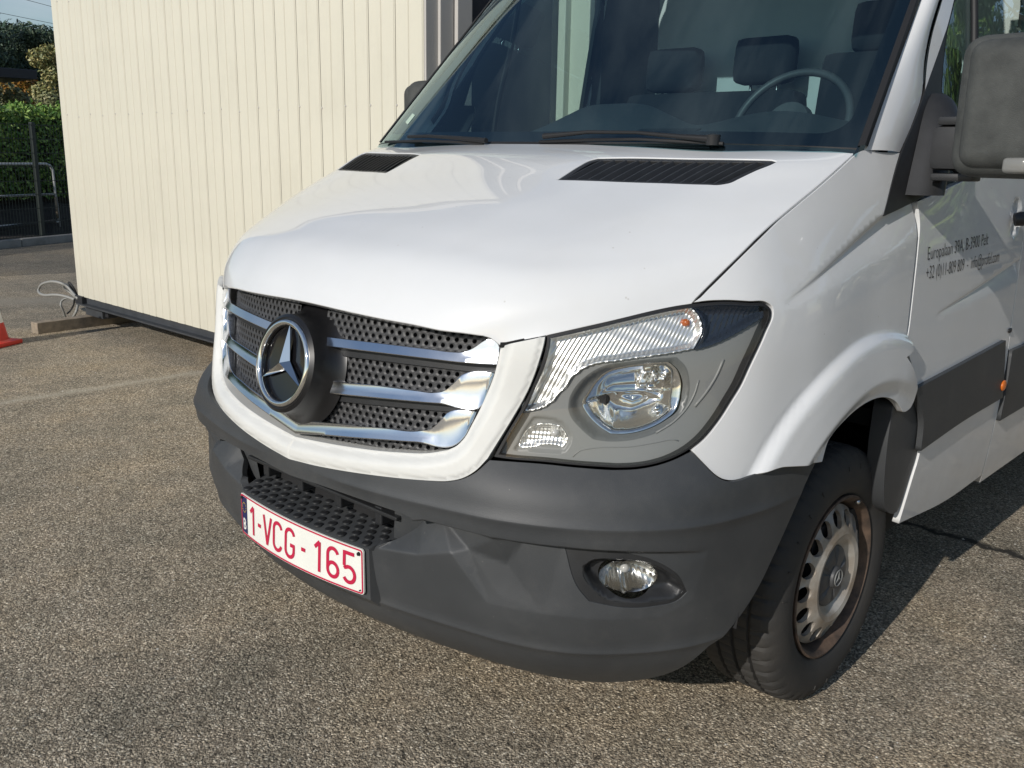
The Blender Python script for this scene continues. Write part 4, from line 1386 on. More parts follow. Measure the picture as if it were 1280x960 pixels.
# blue band: ring of stars above the country letter
for k in range(12):
    w = 2 * math.pi * k / 12
    c = (-.2372 + .0105 * math.cos(w), .021 + .0130 * math.sin(w))
    stroke([[(c[0] - .0014, c[1]), (c[0] + .0014, c[1])]], .0028, .0056, 'plate_star', M['plate_star'])
stroke([dense2((-.2435, -.0385), (-.2435, -.0115)), arc(-.2415, -.0180, .0095, .0065, 90, -90, 10), arc(-.2415, -.0318, .0105, .0070, 90, -90, 10),
        dense2((-.2435, -.0115), (-.2405, -.0115), 2), dense2((-.2435, -.0247), (-.2405, -.0247), 2), dense2((-.2435, -.0385), (-.2405, -.0385), 2)], .0048, .0056, 'plate_letter', M['plate_white'])
for x, z, r, mt in ((.246, .043, .0050, 'liner_black'), (-.2485, .0455, .0045, 'liner_black'), (.249, -.046, .0018, 'liner_black')):
    p = plate_pt(x, z, .0045)
    MB().lathe([(0, r), (-.004, r * .8), (-.005, 0)], 12, 'y', p).build('plate_screw', M[mt], plate)
# ---- windscreen --------------------------------------------------------
ek = np.array([-.10, 0, .5, 1.0, 1.85])
EDGE = np.array([(.89 - .134 * .468 * k, -.032 + .917 * .468 * k, 1.416 + .468 * k) for k in ek])
Aw = np.linspace(-1, 1, 121); Bw = np.linspace(-.10, 1.85, 110)
_cf = [np.polyfit(ek, EDGE[:, i], 2) for i in range(3)]
EDGE = np.stack([np.polyval(c_, ek) for c_ in _cf], 1)
Eb = np.stack([np.polyval(c_, Bw) for c_ in _cf], 1)
def bow(a): return 1 - np.abs(a) ** 4.5
PW = np.empty((121, 110, 3))
for j, (e, b) in enumerate(zip(Eb, Bw)):
    dep = .145 - .02 * b
    PW[:, j, 0] = Aw * e[0]
    PW[:, j, 1] = e[1] - dep * bow(Aw)
    PW[:, j, 2] = e[2] + .008 * bow(Aw)
WS = Surf(Aw, Bw, PW, 0)
def rect_ab(a0, a1, b0, b1, na=60, nb=30):
    return np.array([[a, b0] for a in np.linspace(a0, a1, na)[:-1]] + [[a1, b] for b in np.linspace(b0, b1, nb)[:-1]] +
                    [[a, b1] for a in np.linspace(a1, a0, na)[:-1]] + [[a0, b] for b in np.linspace(b1, b0, nb)[:-1]])
ws_poly = rect_ab(-.995, .995, -.03, 1.8)
panel('windscreen', WS, ws_poly, M['windscreen_glass'], van, .03, flange=0)
fi = []
for a, b in rect_ab(-.955, .955, .075, 1.72):
    fi.append((a, b))
def rr_ab(a0, a1, b0, b1, ra, rb, n=8):
    out = []
    for ca, cb, t0 in ((a1 - ra, b1 - rb, 0), (a0 + ra, b1 - rb, 90), (a0 + ra, b0 + rb, 180), (a1 - ra, b0 + rb, 270)):
        for k in range(n + 1):
            t = R_(t0 + 90 * k / n); out.append((ca + ra * math.cos(t), cb + rb * math.sin(t)))
    o2 = []
    for i in range(len(out)):
        p, q = np.array(out[i]), np.array(out[(i + 1) % len(out)])
        m = max(1, int(np.linalg.norm(q - p) / .03))
        for k in range(m): o2.append(p + (q - p) * k / m)
    return np.array(o2)
panel('windscreen_border', WS, ws_poly, M['frit'], van, .03, d=-.005, flange=0, holes=[rr_ab(-.957, .957, .085, 1.72, .07, .10)])
for px_ in ([(507,153),(516,142),(519,144.5),(510,156)],):
    q_ = WS.ev(WS.cast(px_), .0015)[0]
    mesh('sticker', q_, [(0, 1, 2, 3)], M['sticker_green'], van)
# black seal between glass and pillar
def edge_pt(b, da, out):
    p, n = WS.ev(np.array([[da, b]]), out)
    return p[0]
v = []; f = []
bs = np.linspace(.022, 1.8, 40)
for b in bs:
    e = np.array([np.polyval(c_, b) for c_ in _cf])
    p0 = edge_pt(b, .990, .002); nrm = WS.ev(np.array([[.99, b]]))[1][0]
    p1 = e + np.array([.004, .002, .002]) + nrm * .004
    p2 = e + np.array([.008, .010, .0]) + nrm * .001
    v += [p0, p1, p2, p2 - np.array([.012, -.03, .0])]
for i in range(len(bs) - 1):
    for k in range(3): f.append((4 * i + k, 4 * i + k + 1, 4 * i + k + 5, 4 * i + k + 4))
sl = mesh('windscreen_seal', v, f, M['rubber_seal'], van, R_(50)); mirror_obj(sl)
# cowl at the foot of the glass, and the wipers
v = []; f = []
for i, a in enumerate(np.linspace(-.99, .99, 61)):
    p = WS.ev(np.array([[a, .012]]))[0][0]; n = WS.ev(np.array([[a, .012]]))[1][0]
    h = HOOD.ev(np.array([[abs(a) * .88, .90]]))[0][0]
    h = np.array([math.copysign(h[0], a), h[1], h[2]])
    v += [p + n * .002, p * .5 + h * .5 + np.array([0, 0, -.012]), h + np.array([0, -.02, -.025])]
for i in range(60):
    for k in range(2): f.append((3 * i + k, 3 * i + k + 1, 3 * i + k + 4, 3 * i + k + 3))
mesh('cowl', v, [q[::-1] for q in f], M['cowl_black'], van, R_(50))
def ws_px(px, out): 
    ab = WS.cast(px); return WS.ev(ab, out)[0]
wp = ws_px([(684,177.5),(740,172.5),(800,173.5),(850,178.5),(893,182)], .022)
wb = ws_px([(676,180),(740,177.5),(800,177),(850,179.5),(905,182.5)], .008)
wi = MB()
wi.tube(wp, [.008, .005, .0045, .006, .009], 8)
wo = wi.build('wiper', M['cowl_black'], van, R_(60))
MB().tube(wb, .0045, 6).build('wiper_blade', M['rubber_seal'], wo, R_(60))
MB().lathe([(-.014, .0), (-.014, .016), (.010, .019), (.014, .0)], 16, 'z', ws_px([(893,180)], .016)[0]).build('wiper_cap', M['dark_plastic'], wo, R_(40))
wp = ws_px([(515,176.5),(540,176),(575,178.5),(612,182)], .02); wb = ws_px([(484,179.5),(530,178.5),(575,180),(606,182.5)], .008)
wo = MB().tube(wp, [.005, .005, .006, .008], 8).build('wiper', M['cowl_black'], van, R_(60))
MB().tube(wb, .0045, 6).build('wiper_blade', M['rubber_seal'], wo, R_(60))

# ---- side of the cab ---------------------------------------------------
yk = np.array([-.25, 0, .2, .4, .7, 1.1, 2.2, 4.9])
zk = np.array([1.2, 1.3, 1.42, 1.6, 1.8, 2.0, 2.25, 2.45])
XS = np.array([
 [.918,.941,.949,.955,.960,.962,.962,.962],
 [.885,.922,.936,.947,.954,.957,.957,.957],
 [.836,.887,.914,.933,.944,.949,.949,.949],
 [.790,.842,.876,.900,.913,.918,.920,.920],
 [.745,.800,.836,.866,.878,.884,.888,.888],
 [.700,.755,.795,.828,.842,.848,.856,.856],
 [.640,.690,.735,.775,.792,.800,.815,.815],
 [.560,.610,.650,.690,.705,.715,.735,.735]])
Ay = np.linspace(-.25, 4.9, 500); Bz = np.linspace(1.2, 2.45, 110)
XX = hermite(yk, XS.T, Ay)
XX = hermite(zk, XX.T, Bz)                                          # nz, ny
PS = np.empty((500, 110, 3)); PS[:, :, 0] = XX.T; PS[:, :, 1] = Ay[:, None]; PS[:, :, 2] = Bz[None]
SIDE = Surf(Ay, Bz, PS, 4)
# white A pillar
pf = [(1080,188),(1095.6,150),(1119,87.5),(1151,0)]
def pillar_front(u, v):
    z = 1.42 + (188 - v) / 188 * .46
    for _ in range(6):
        y = np.interp(z, EDGE[:, 2], EDGE[:, 1]) + .026
        p = at(u, v, 'y', y); z = p[2]
    return p
F = np.array([pillar_front(*q) for q in pf])
F = np.concatenate([F, [F[-1] + (EDGE[4] - EDGE[3]) * 1.0]])
Rr = SIDE.ev(SIDE.cast([(1124.5,190.5),(1142.5,148.4),(1152.6,115.6),(1155,78),(1161,44),(1173.7,0)]))[0]
Rr = np.concatenate([Rr, [SIDE.ev(np.array([[.86, 2.25]]))[0][0]]])
def resample(P, n):
    k = np.concatenate([[0], np.cumsum(np.linalg.norm(np.diff(P, axis=0), axis=1))]); k /= k[-1]
    return hermite(k, P, np.linspace(0, 1, n))
Fa, Ra = resample(F, 40), resample(Rr, 40)
v, f = [], []
ns = 9
for i in range(40):
    for s in np.linspace(0, 1, ns):
        p = Fa[i] * (1 - s) + Ra[i] * s
        o = np.array([.8, -.5, .25]); o /= np.linalg.norm(o)
        p = p + o * .010 * (1 - (2 * s - 1) ** 2)
        v.append(p)
    v.append(Ra[i] - np.array([.03, 0, 0])); 
    v.append(Fa[i] + np.array([-.02, .03, -.01]))
w = ns + 2
for i in range(39):
    for k in range(ns): f.append((i * w + k, i * w + k + 1, (i + 1) * w + k + 1, (i + 1) * w + k))
    f.append((i * w + ns + 1, i * w, (i + 1) * w, (i + 1) * w + ns + 1))
pil = mesh('pillar', v, f, M['white_paint'], van, R_(50)); mirror_obj(pil)
# door skin, frame, window
def yz2ab(y, z):
    b = min(max(z, BODY.B[0]), BODY.B[-1])
    j = int(round((b - BODY.B[0]) / (BODY.B[1] - BODY.B[0])))
    col = BODY.P[:, j, 1]
    k0 = int(np.searchsorted(BODY.A, 1.3))
    return [float(np.interp(y, col[k0:], BODY.A[k0:])), b]
dL = BODY.cast([(1147.2,252.5),(1150.4,280),(1148.4,309),(1143.4,356.5),(1137.8,405),(1134,437),(1137.5,446),(1143,466),(1147.5,486),(1153,530),(1150,567),(1141,598),(1132,628),(1124,654)])
dBt = [dL[-1].tolist(), yz2ab(.7, .385), yz2ab(1.005, .388)]
dR = [yz2ab(1.005, .388), yz2ab(1.050, .8), yz2ab(1.080, 1.1), yz2ab(1.090, 1.366)]
belt = [yz2ab(1.090, 1.366), yz2ab(.75, 1.360), yz2ab(.5, 1.343), yz2ab(.36, 1.318), dL[0].tolist()]
dpoly = np.concatenate([smooth_line(q, .012)[:-1] for q in (dL, dBt, dR, belt)])
ddx = []
hc = BODY.cast([(1270,272)])[0]
def door_d(ab):
    q = (ab - hc) / np.array([.05, .062])
    return dc(ab) - .016 * (1 - smoothstep(.6, 1.0, (q ** 2).sum(1))) + fc(ab) * 0
doors = panel('door', BODY, dpoly, M['white_paint'], van, .014, dfun=door_d, flange=.02, mirror='both', extra=crease_pts(cdr[0], cdr[1], .008, .060))
door, door_r = doors
mt_ = [BODY.cast([(1144,487),(1200,457),(1257,426)], .012).tolist(), BODY.cast([(1253,497),(1200,529),(1151,563.5)], .012).tolist()]
mL = [mt_[1][-1], BODY.cast([(1154.5,530)], .012)[0].tolist(), mt_[0][0]]
mR = [mt_[0][-1], mt_[1][0]]
mpoly = np.concatenate([smooth_line(q, .012)[:-1] for q in (mt_[0], mR, mt_[1], mL)])
for o, par in zip(panel('door_moulding', BODY, mpoly, M['bumper_plastic'], van, .015, d=.013, flange=.016, mirror='both'), doors): o.parent = par
# cargo side continues the moulding
def seam_y(z): return float(np.interp(z, [.388, .8, 1.1, 1.366], [1.005, 1.050, 1.080, 1.090])) + .010
def belt_panel(name, y0, y1, z0, z1, mat, d, flange, par, hole=None, step=.05, dfun=None):
    q = [[yz2ab(y, z0) for y in np.linspace(seam_y(z0) + y0, y1, 30)], [yz2ab(y1, z) for z in np.linspace(z0, z1, 12)],
         [yz2ab(y, z1) for y in np.linspace(y1, seam_y(z1) + y0, 30)], [yz2ab(seam_y(z) + y0, z) for z in np.linspace(z1, z0, 12)]]
    pl = np.concatenate([np.array(s)[:-1] for s in q])
    return panel(name, BODY, pl, mat, par, step, d=d, flange=flange, mirror='both', holes=hole or [], dfun=dfun)
def arch_hole(yc, r, z0):
    out = []
    for w in np.linspace(-18, 198, 40):
        out.append(yz2ab(yc + r * math.cos(R_(w)), max(z0, .345 + r * math.sin(R_(w)))))
    return np.array(out)
zm0, zm1 = .575, .805
cs = belt_panel('cargo_side', 0, 4.85, .36, 1.44, M['white_paint'], 0, .02, van, [arch_hole(3.665, .47, .375)])
for o, par in zip(belt_panel('side_moulding', .004, 3.05, zm0, zm1, M['bumper_plastic'], .013, .016, van), cs): o.parent = par
# orange side marker and the small keyhole cap
mk = BODY.ev(BODY.cast([(1254.5,482)], .016), .016)[0][0]
bm_ = ball('side_marker', mk, .018, M['marker_orange'], cs[0], (.35, 1.25, 1)); 
kp = BODY.ev(BODY.cast([(1263,413)], .004), .003)[0][0]
ball('lock_cap', kp, .011, M['dark_plastic'], cs[0], (.4, 1.7, .8))
# upper body side behind the door, roof and rear
def side_poly(pts, step=.03):
    return np.concatenate([smooth_line(q, step)[:-1] for q in pts])
up = side_poly([[(1.175,1.44),(4.85,1.44)], [(4.85,1.44),(4.85,2.43)], [(4.85,2.43),(1.175,2.43)], [(1.175,2.43),(1.175,1.44)]])
panel('cargo_side', SIDE, up, M['white_paint'], van, .08, flange=.02, mirror='both')
# B pillar, black
bp_ = side_poly([[(1.125,1.372),(1.175,1.372)], [(1.175,1.372),(1.175,2.2)], [(1.175,2.2),(1.125,2.2)], [(1.125,2.2),(1.125,1.372)]])
panel('pillar_trim', SIDE, bp_, M['frit'], van, .03, d=-.002, flange=.02, mirror='both')
# door frame strip in white along the A pillar
ds = SIDE.cast([(1155.2,117),(1158.2,79),(1164.2,45),(1177.2,0)]); dw = SIDE.cast([(1191.5,0),(1182,37),(1172,66),(1154,117)])
pf_ = np.concatenate([smooth_line(ds, .01)[:-1], smooth_line([ds[-1], [.80, 2.2], [.83, 2.2], dw[0]], .03)[:-1], smooth_line(dw, .01)[:-1]])
for o, par in zip(panel('door_frame', SIDE, pf_, M['white_paint'], van, .012, d=.002, flange=0, mirror='both'), doors): o.parent = par
dtop = np.array([[.86, 2.10], [1.118, 2.10]])
wl_ = SIDE.cast([(1174,138),(1179,60),(1182,38),(1191.5,0)])
win = np.concatenate([smooth_line(wl_, .012)[:-1], smooth_line([wl_[-1], [.72, 2.06], dtop[0]], .03)[:-1], smooth_line([dtop[0], dtop[1], [1.12, 1.376]], .03)[:-1],
                      smooth_line([[1.12, 1.376], [.75, 1.372], [.5, 1.356], wl_[0]], .02)[:-1]])
for o, par in zip(panel('window', SIDE, win, M['side_glass'], van, .03, d=-.006, flange=0, mirror='both'), doors): o.parent = par
wtrim = []
for o, par in zip(panel('window_trim', SIDE, win, M['rubber_seal'], van, .02, d=.001, flange=.014, mirror='both', holes=[inset(win, .009)]), doors): o.parent = par
db = SIDE.cast([(1217.5,10),(1217,110)])
q = SIDE.ev(smooth_line(np.array([[db[0][0] + .01, 2.08], db[0], db[1], [db[1][0], 1.375]]), .05), .001)[0]
for sg in (1, -1):
    MB().tube(q * np.array([sg, 1, 1]), .0105, 8).build('window_bar', M['rubber_seal'], doors[0 if sg > 0 else 1], R_(60))
dsl = smooth_line(SIDE.cast([(1143,149),(1152.6,116),(1155,79),(1161,44.5),(1173.7,0)]), .02)
dsl = np.concatenate([dsl, [[dsl[-1][0] + .10, dsl[-1][1] + .11]]])
panel('pillar_seam', SIDE, np.concatenate([dsl + [-.02, .02], (dsl + [.02, -.02])[::-1]]), M['gap_shade'], van, .03, d=-.012, flange=0, mirror='both')  # black strip added behind the joint so it looks shaded
# black sail at the foot of the pillar
sa = SIDE.cast([(1103.5,270),(1114,231),(1126.5,190),(1143.5,149),(1154,118.5)]); sb = SIDE.cast([(1154,118.5),(1172,67),(1181.5,39)]); sc = SIDE.cast([(1181.5,39),(1179,61),(1174,138),(1173,200),(1180,229)]); sdn = SIDE.cast([(1180,229),(1146,249.5),(1103.5,270)])
spoly = np.concatenate([smooth_line(q, .01)[:-1] for q in (sa, sb, sc, sdn)])
for o, par in zip(panel('mirror_sail', SIDE, spoly, M['dark_plastic'], van, .014, d=.003, flange=.012, mirror='both'), doors): o.parent = par
# door handle
hh = BODY.ev(np.array([hc]), .0)[0][0]
hb = MB().tube([hh + np.array([.012, -.055, -.004]), hh + np.array([.030, -.045, .0]), hh + np.array([.034, 0, .004]), hh + np.array([.034, .07, .008]), hh + np.array([.022, .12, .010])], [.020, .022, .017, .016, .013], 10)
ho = hb.build('door_handle', M['dark_plastic'], door, R_(60)); mirror_obj(ho, door_r)

# ---- lettering on the door --------------------------------------------
def text_mesh(body):
    cu = bpy.data.curves.new('t', 'FONT'); cu.body = body; cu.size = 1.0; cu.resolution_u = 3; cu.offset = -0.011
    to = bpy.data.objects.new('t', cu); COL.objects.link(to)
    dg = bpy.context.evaluated_depsgraph_get()
    me = bpy.data.meshes.new_from_object(to.evaluated_get(dg))
    bpy.data.objects.remove(to); bpy.data.curves.remove(cu)
    co = np.empty(len(me.vertices) * 3); me.vertices.foreach_get('co', co)
    return me, co.reshape(-1, 3)
def text_on(surf, body, p0, p1, size, mat, parent, name, d=.0012):
    """sets a line of print between two points of the door skin, word by word"""
    w = text_mesh(body)[1][:, 0].max()
    a0, a1 = surf.cast([p0, p1])
    e = a1 - a0; L = np.linalg.norm(e); e = e / L; n = np.array([-e[1], e[0]])
    if n[1] < 0: n = -n
    done = ''
    for word in body.split(' '):
        if word:
            x0 = float(text_mesh(done + '|')[1][:, 0].max() - text_mesh('|')[1][:, 0].max()) if done else 0.0
            me, co = text_mesh(word)
            ab = a0 + np.outer((co[:, 0] + x0) / w * L, e) + np.outer(co[:, 1] * size, n)
            me.vertices.foreach_set('co', surf.ev(ab, d)[0].ravel())
            me.update()
            link(name, me, mat, parent)
        done += word + ' '
text_on(BODY, 'Europalaan 39A, B-3900 Pelt', (1158.5,325.5), (1234.5,305.5), .050, M['door_print'], door, 'door_lettering')
text_on(BODY, '+32 (0)11-809 809  -  info@profel.com', (1156.5,349.5), (1248,327), .050, M['door_print'], door, 'door_lettering')

# ---- mirror -----------------------------------------------------------
def rounded_block(c, d, bev, seg, taper, rot, name, mat, parent):
    bm = bmesh.new()
    bmesh.ops.create_cube(bm, size=1.0)
    for v in bm.verts: v.co = Vector((v.co.x * d[0], v.co.y * d[1], v.co.z * d[2]))
    bmesh.ops.bevel(bm, geom=bm.edges[:], offset=bev, segments=seg, profile=0.5, affect='EDGES')
    for v in bm.verts:
        k = (v.co.y / d[1] + .5)                      # 0 front .. 1 back
        s = 1 - taper * (1 - k)
        v.co.x *= s; v.co.z *= s
    me = bpy.data.meshes.new(name); bm.to_mesh(me); bm.free()
    Mx = Matrix.Translation(Vector(c)) @ Matrix.Rotation(rot, 4, 'Z')
    me.transform(Mx)
    return link(name, me, mat, parent, R_(60))
mirr = rounded_block((1.205, .100, 1.516), (.30, .15, .315), .045, 5, .05, R_(-6), 'mirror', M['mirror_plastic'], van)
rounded_block((1.212, .047, 1.519), (.268, .09, .282), .036, 5, .06, R_(-6), 'mirror_cover', M['mirror_plastic'], mirr)
rounded_block((1.205, .166, 1.516), (.27, .03, .285), .012, 3, 0, R_(-6), 'mirror_rim', M['dark_plastic'], mirr)
rounded_block(tuple(at(1274, 207, 'y', .020)), (.060, .05, .036), .010, 3, .1, R_(-14), 'indicator_lens', M['lens_grey'], mirr)
# mirror foot and arm
base = SIDE.ev(SIDE.cast([(1162,232),(1164,185),(1166,150)]), .0)[0]
mb = MB()
fa_ = at(1172, 175, 'x', .965)
for z0, h_, l_ in ((1.475, .045, .10), (1.345, .050, .10)):
    pass
arm = bmesh.new()
bmesh.ops.create_cube(arm, size=1.0)
me = None
arm.free()
v, f = [], []
secs = []
for (u0, u1, vt, vb, y_off) in ((0, 0, 0, 0, 0),): pass
# lofted foot: upright section hugging the sail that turns out to the housing
prof = [(0, .0), (.012, .012), (.03, .03), (.055, .045), (.09, .055), (.13, .06)]
rows = []
for z in np.linspace(1.315, 1.565, 16):
    wz = math.sqrt(max(0.0, 1 - (max(0, (z - 1.47) / .097)) ** 2))
    xs = float(SIDE.ev(np.array([[.20 + (z - 1.32) * .55, z]]))[0][0][0])
    y0 = .155 + (z - 1.32) * .62
    pts = []
    for k, t in enumerate(np.linspace(0, math.pi, 11)):
        r = (.032 + .03 * max(0, wz)) if wz > 0 else .032 * max(.25, 1 - (z - 1.60) * 4)
        pts.append((xs + math.sin(t) * (.012 + .060 * max(0.05, wz)), y0 + .055 - math.cos(t) * .055 * (.45 + .55 * max(0.05, wz)), z))
    rows.append(pts)
for r_ in rows: v.extend(r_)
for i in range(len(rows) - 1):
    for k in range(10): f.append((i * 11 + k, i * 11 + k + 1, (i + 1) * 11 + k + 1, (i + 1) * 11 + k))
f.append(tuple(range(11))); f.append(tuple(range(15 * 11, 16 * 11))[::-1])
foot = mesh('mirror_arm', v, f, M['foot_plastic'], mirr, R_(45))
MB().box((1.045, .185, 1.428), (.14, .060, .105), bev=.020).build('mirror_arm', M['foot_plastic'], mirr, R_(50))
MB().box((1.055, .180, 1.490), (.13, .060, .020), bev=.006).build('mirror_joint', M['dark_plastic'], mirr, R_(50))
MB().box((1.035, .185, 1.360), (.10, .060, .018), bev=.006).build('mirror_joint', M['dark_plastic'], mirr, R_(50))
ml = mirror_tree(mirr, van)      # the far mirror is folded back against its door
ml.matrix_local = Matrix.Translation((-1.0, .33, 0)) @ Matrix.Rotation(R_(-66), 4, 'Z') @ Matrix.Translation((1.10, -.14, 0))

# ---- inside of the body: liners, structure and dark fills added behind the gaps -----
for sg in (1, -1):
    prof = [(.60, .30), (.60, .525), (.935, .525)]
    lm = MB().lathe(prof, 64, 'x', (0, 0, .345))
    keep = []
    for q in lm.f:
        z = sum(lm.v[i][2] for i in q) / 4; y_ = sum(lm.v[i][1] for i in q) / 4
        if math.degrees(math.atan2(z - .345, abs(y_))) > 7: keep.append(q)
    lm.f = keep
    us = sorted({i for q in keep for i in q}); rm = {i: k for k, i in enumerate(us)}
    lm.v = [lm.v[i] for i in us]; lm.f = [tuple(rm[i] for i in q) for q in keep]
    lm.v = [(x * sg, y, z) for x, y, z in lm.v]
    lm.build('wheel_arch_liner', M['liner_black'], van)
ib = [yz2ab(y, .34) for y in (.42, .8, 1.1)]
inner = np.array([yz2ab(-.30, .80)] + [yz2ab(.0 + .53 * math.cos(R_(w)), .345 + .53 * math.sin(R_(w))) for w in np.linspace(122, -2, 20)] +
                 [yz2ab(.55, .38), yz2ab(1.08, .38), yz2ab(1.08, 1.30), yz2ab(.5, 1.30), yz2ab(.2, 1.25), yz2ab(-.05, 1.22), yz2ab(-.30, 1.10)])
panel('dark_backing', BODY, inner, M['liner_black'], van, .04, d=-.034, flange=0, mirror='both')  # dark sheet added so the seams in front of it look shaded
MB().box((0, -.33, .78), (1.36, .72, .52)).build('bay_light_block', M['liner_black'], van)  # black box added to block light and darken the hood gap
MB().box((0, 2.4, .42), (1.80, 5.0, .14)).build('underbody', M['liner_black'], van)
# black plastic behind the arch, with the torn white edge of the sill
sp_ = BODY.cast([(1120,503),(1130,516),(1143,506),(1147,490),(1152,530),(1149,566),(1139,598),(1124,640),(1112,640),(1112,560)], 0)
panel('splash_guard', BODY, smooth_line(np.concatenate([sp_, sp_[:1]]), .02)[:-1], M['bumper_plastic'], van, .02, d=-.006, flange=.05, mirror='both')
# roof and back
v, f = [], []
ys = np.linspace(.80, 4.85, 30)
for y in ys:
    e = SIDE.ev(np.array([[max(y, .8), 2.43]]))[0][0]
    for t in np.linspace(-1, 1, 17):
        v.append((t * e[0], y, 2.43 + .09 * (1 - t ** 4)))
for i in range(29):
    for k in range(16): f.append((i * 17 + k, i * 17 + k + 1, (i + 1) * 17 + k + 1, (i + 1) * 17 + k))
mesh('roof', v, f, M['white_paint'], van, R_(60))
v, f = [], []
for i in range(13):
    t = i / 12
    for s in np.linspace(-1, 1, 17):
        pw = WS.ev(np.array([[s * .99, 1.78]]))[0][0]
        e = SIDE.ev(np.array([[.82, 2.43]]))[0][0]
        pr2 = np.array([s * e[0], .81, 2.43 + .09 * (1 - s ** 4)])
        m = pw * (1 - t) + pr2 * t
        m[2] += .05 * math.sin(math.pi * t); m[1] -= .03 * math.sin(math.pi * t)
        v.append(m)
for i in range(12):
    for k in range(16): f.append((i * 17 + k, i * 17 + k + 1, (i + 1) * 17 + k + 1, (i + 1) * 17 + k))
mesh('roof', v, f, M['white_paint'], van, R_(60))
MB().box((0, 4.86, 1.42), (1.86, .05, 2.06), bev=.02).build('rear_door', M['white_paint'], van, R_(40))

# ---- cab ---------------------------------------------------------------
v, f = [], []
dash_prof = [(-.10, 1.375), (.06, 1.41), (.22, 1.455), (.40, 1.475), (.52, 1.465), (.60, 1.40), (.62, 1.10), (.60, .80)]
for x in np.linspace(-.84, .84, 43):
    hump = 1 + .0 * x
    for (y, z) in dash_prof:
        k = .075 * math.exp(-((x - .46) / .22) ** 2) * max(0, 1 - abs(y - .46) / .25) + .095 * math.exp(-((x + .12) / .24) ** 4) * max(0, 1 - abs(y - .42) / .28)
        v.append((x, y + .16 * (abs(x) / .84) ** 2.5 - .06, z + k))
m = len(dash_prof)
for i in range(42):
    for k in range(m - 1): f.append((i * m + k, (i + 1) * m + k, (i + 1) * m + k + 1, i * m + k + 1))
dash = mesh('dashboard', v, f, M['cabin_grey'], van, R_(60))
MB().box((.10, .10, 1.452), (.42, .20, .004), Matrix.Rotation(R_(14), 4, 'X').to_3x3()).build('dash_mat', M['cabin_dark'], dash)
MB().box((.60, .06, 1.437), (.19, .05, .006), Matrix.Rotation(R_(14), 4, 'X').to_3x3()).build('paper_slip', M['bulkhead'], dash)
MB().box((.33, .12, 1.462), (.07, .035, .004), Matrix.Rotation(R_(14), 4, 'X').to_3x3()).build('card', M['blue_card'], dash)
MB().box((0, .95, .70), (1.70, 1.3, .05)).build('cab_floor', M['cabin_dark'], van)
bz = 1.60
MB().box((0, bz, 1.55), (1.78, .03, 1.75)).build('bulkhead', M['bulkhead'], van)
for sg in (1, -1):
    MB().box((sg * .86, 1.38, 1.60), (.05, .42, 1.5)).build('cab_lining', M['cabin_dark'], van)
# steering wheel
swc = at(986, 158, 'y', .80)
tilt = R_(62)
pts = []
Mx = Matrix.Translation(Vector(swc)) @ Matrix.Rotation(tilt, 4, 'X')
ring = [Mx @ Vector((.205 * math.cos(t), .205 * math.sin(t), 0)) for t in np.linspace(0, 2 * math.pi, 48, endpoint=False)]
sw = MB().tube(ring, .0135, 10, closed=True).build('steering_wheel', M['wheel_leather'], van, 3.2)
hb = MB()
hb.lathe([(0, 0), (.02, .05), (.03, .075), (.0, .085), (-.03, .07), (-.12, .05)], 24, 'z'); place(hb, Mx)
for t in (180, 0, 250, 290):
    p0 = Mx @ Vector((.06 * math.cos(R_(t)), .06 * math.sin(R_(t)), 0)); p1 = Mx @ Vector((.20 * math.cos(R_(t)), .20 * math.sin(R_(t)), 0))
    hb.tube([p0, p1], .014, 6)
hb.build('wheel_hub', M['cabin_grey'], sw, R_(40))
# seats
def seat(x, w, hp_, label=None, hgt=.62, zc=1.36):
    s = MB().box((x, 1.36, zc), (w, .14, hgt), Matrix.Rotation(R_(-9), 4, 'X').to_3x3(), bev=.05).build('seat', M['seat_fabric'], van, R_(60))
    if label: s['label'] = label
    MB().box((x, 1.10, 1.02), (w, .52, .16), bev=.05).build('seat_cushion', M['seat_fabric'], s, R_(60))
    for hx, hz in hp_:
        MB().box((hx, 1.42, hz), (.265, .10, .19), Matrix.Rotation(R_(-6), 4, 'X').to_3x3(), bev=.045).build('headrest', M['seat_fabric'], s, R_(60))
        for dx in (-.06, .06):
            MB().tube([(hx + dx, 1.42, hz - .24), (hx + dx, 1.42, hz - .05)], .006, 8).build('headrest_post', M['steel_thin'], s, 3.2)
h1 = at(957, 76, 'y', 1.42); h2 = at(1112, 32, 'y', 1.42); h3 = at(850, 62, 'y', 1.42)
seat(h2[0] + .02, .50, [(h2[0], h2[2])], 'taller driver seat behind the steering wheel', .80, 1.40)
seat((h1[0] + h3[0]) / 2 - .02, .84, [(h1[0], h1[2]), (h3[0] - .02, h1[2] - .02)])
for u in (826, 857):
    p = at(u, 103, 'y', 1.62)
    MB().tube([p + np.array([0, 0, -.035]), p + np.array([0, 0, .045])], .005, 8).build('partition_hook', M['bulkhead'], van, 3.2)

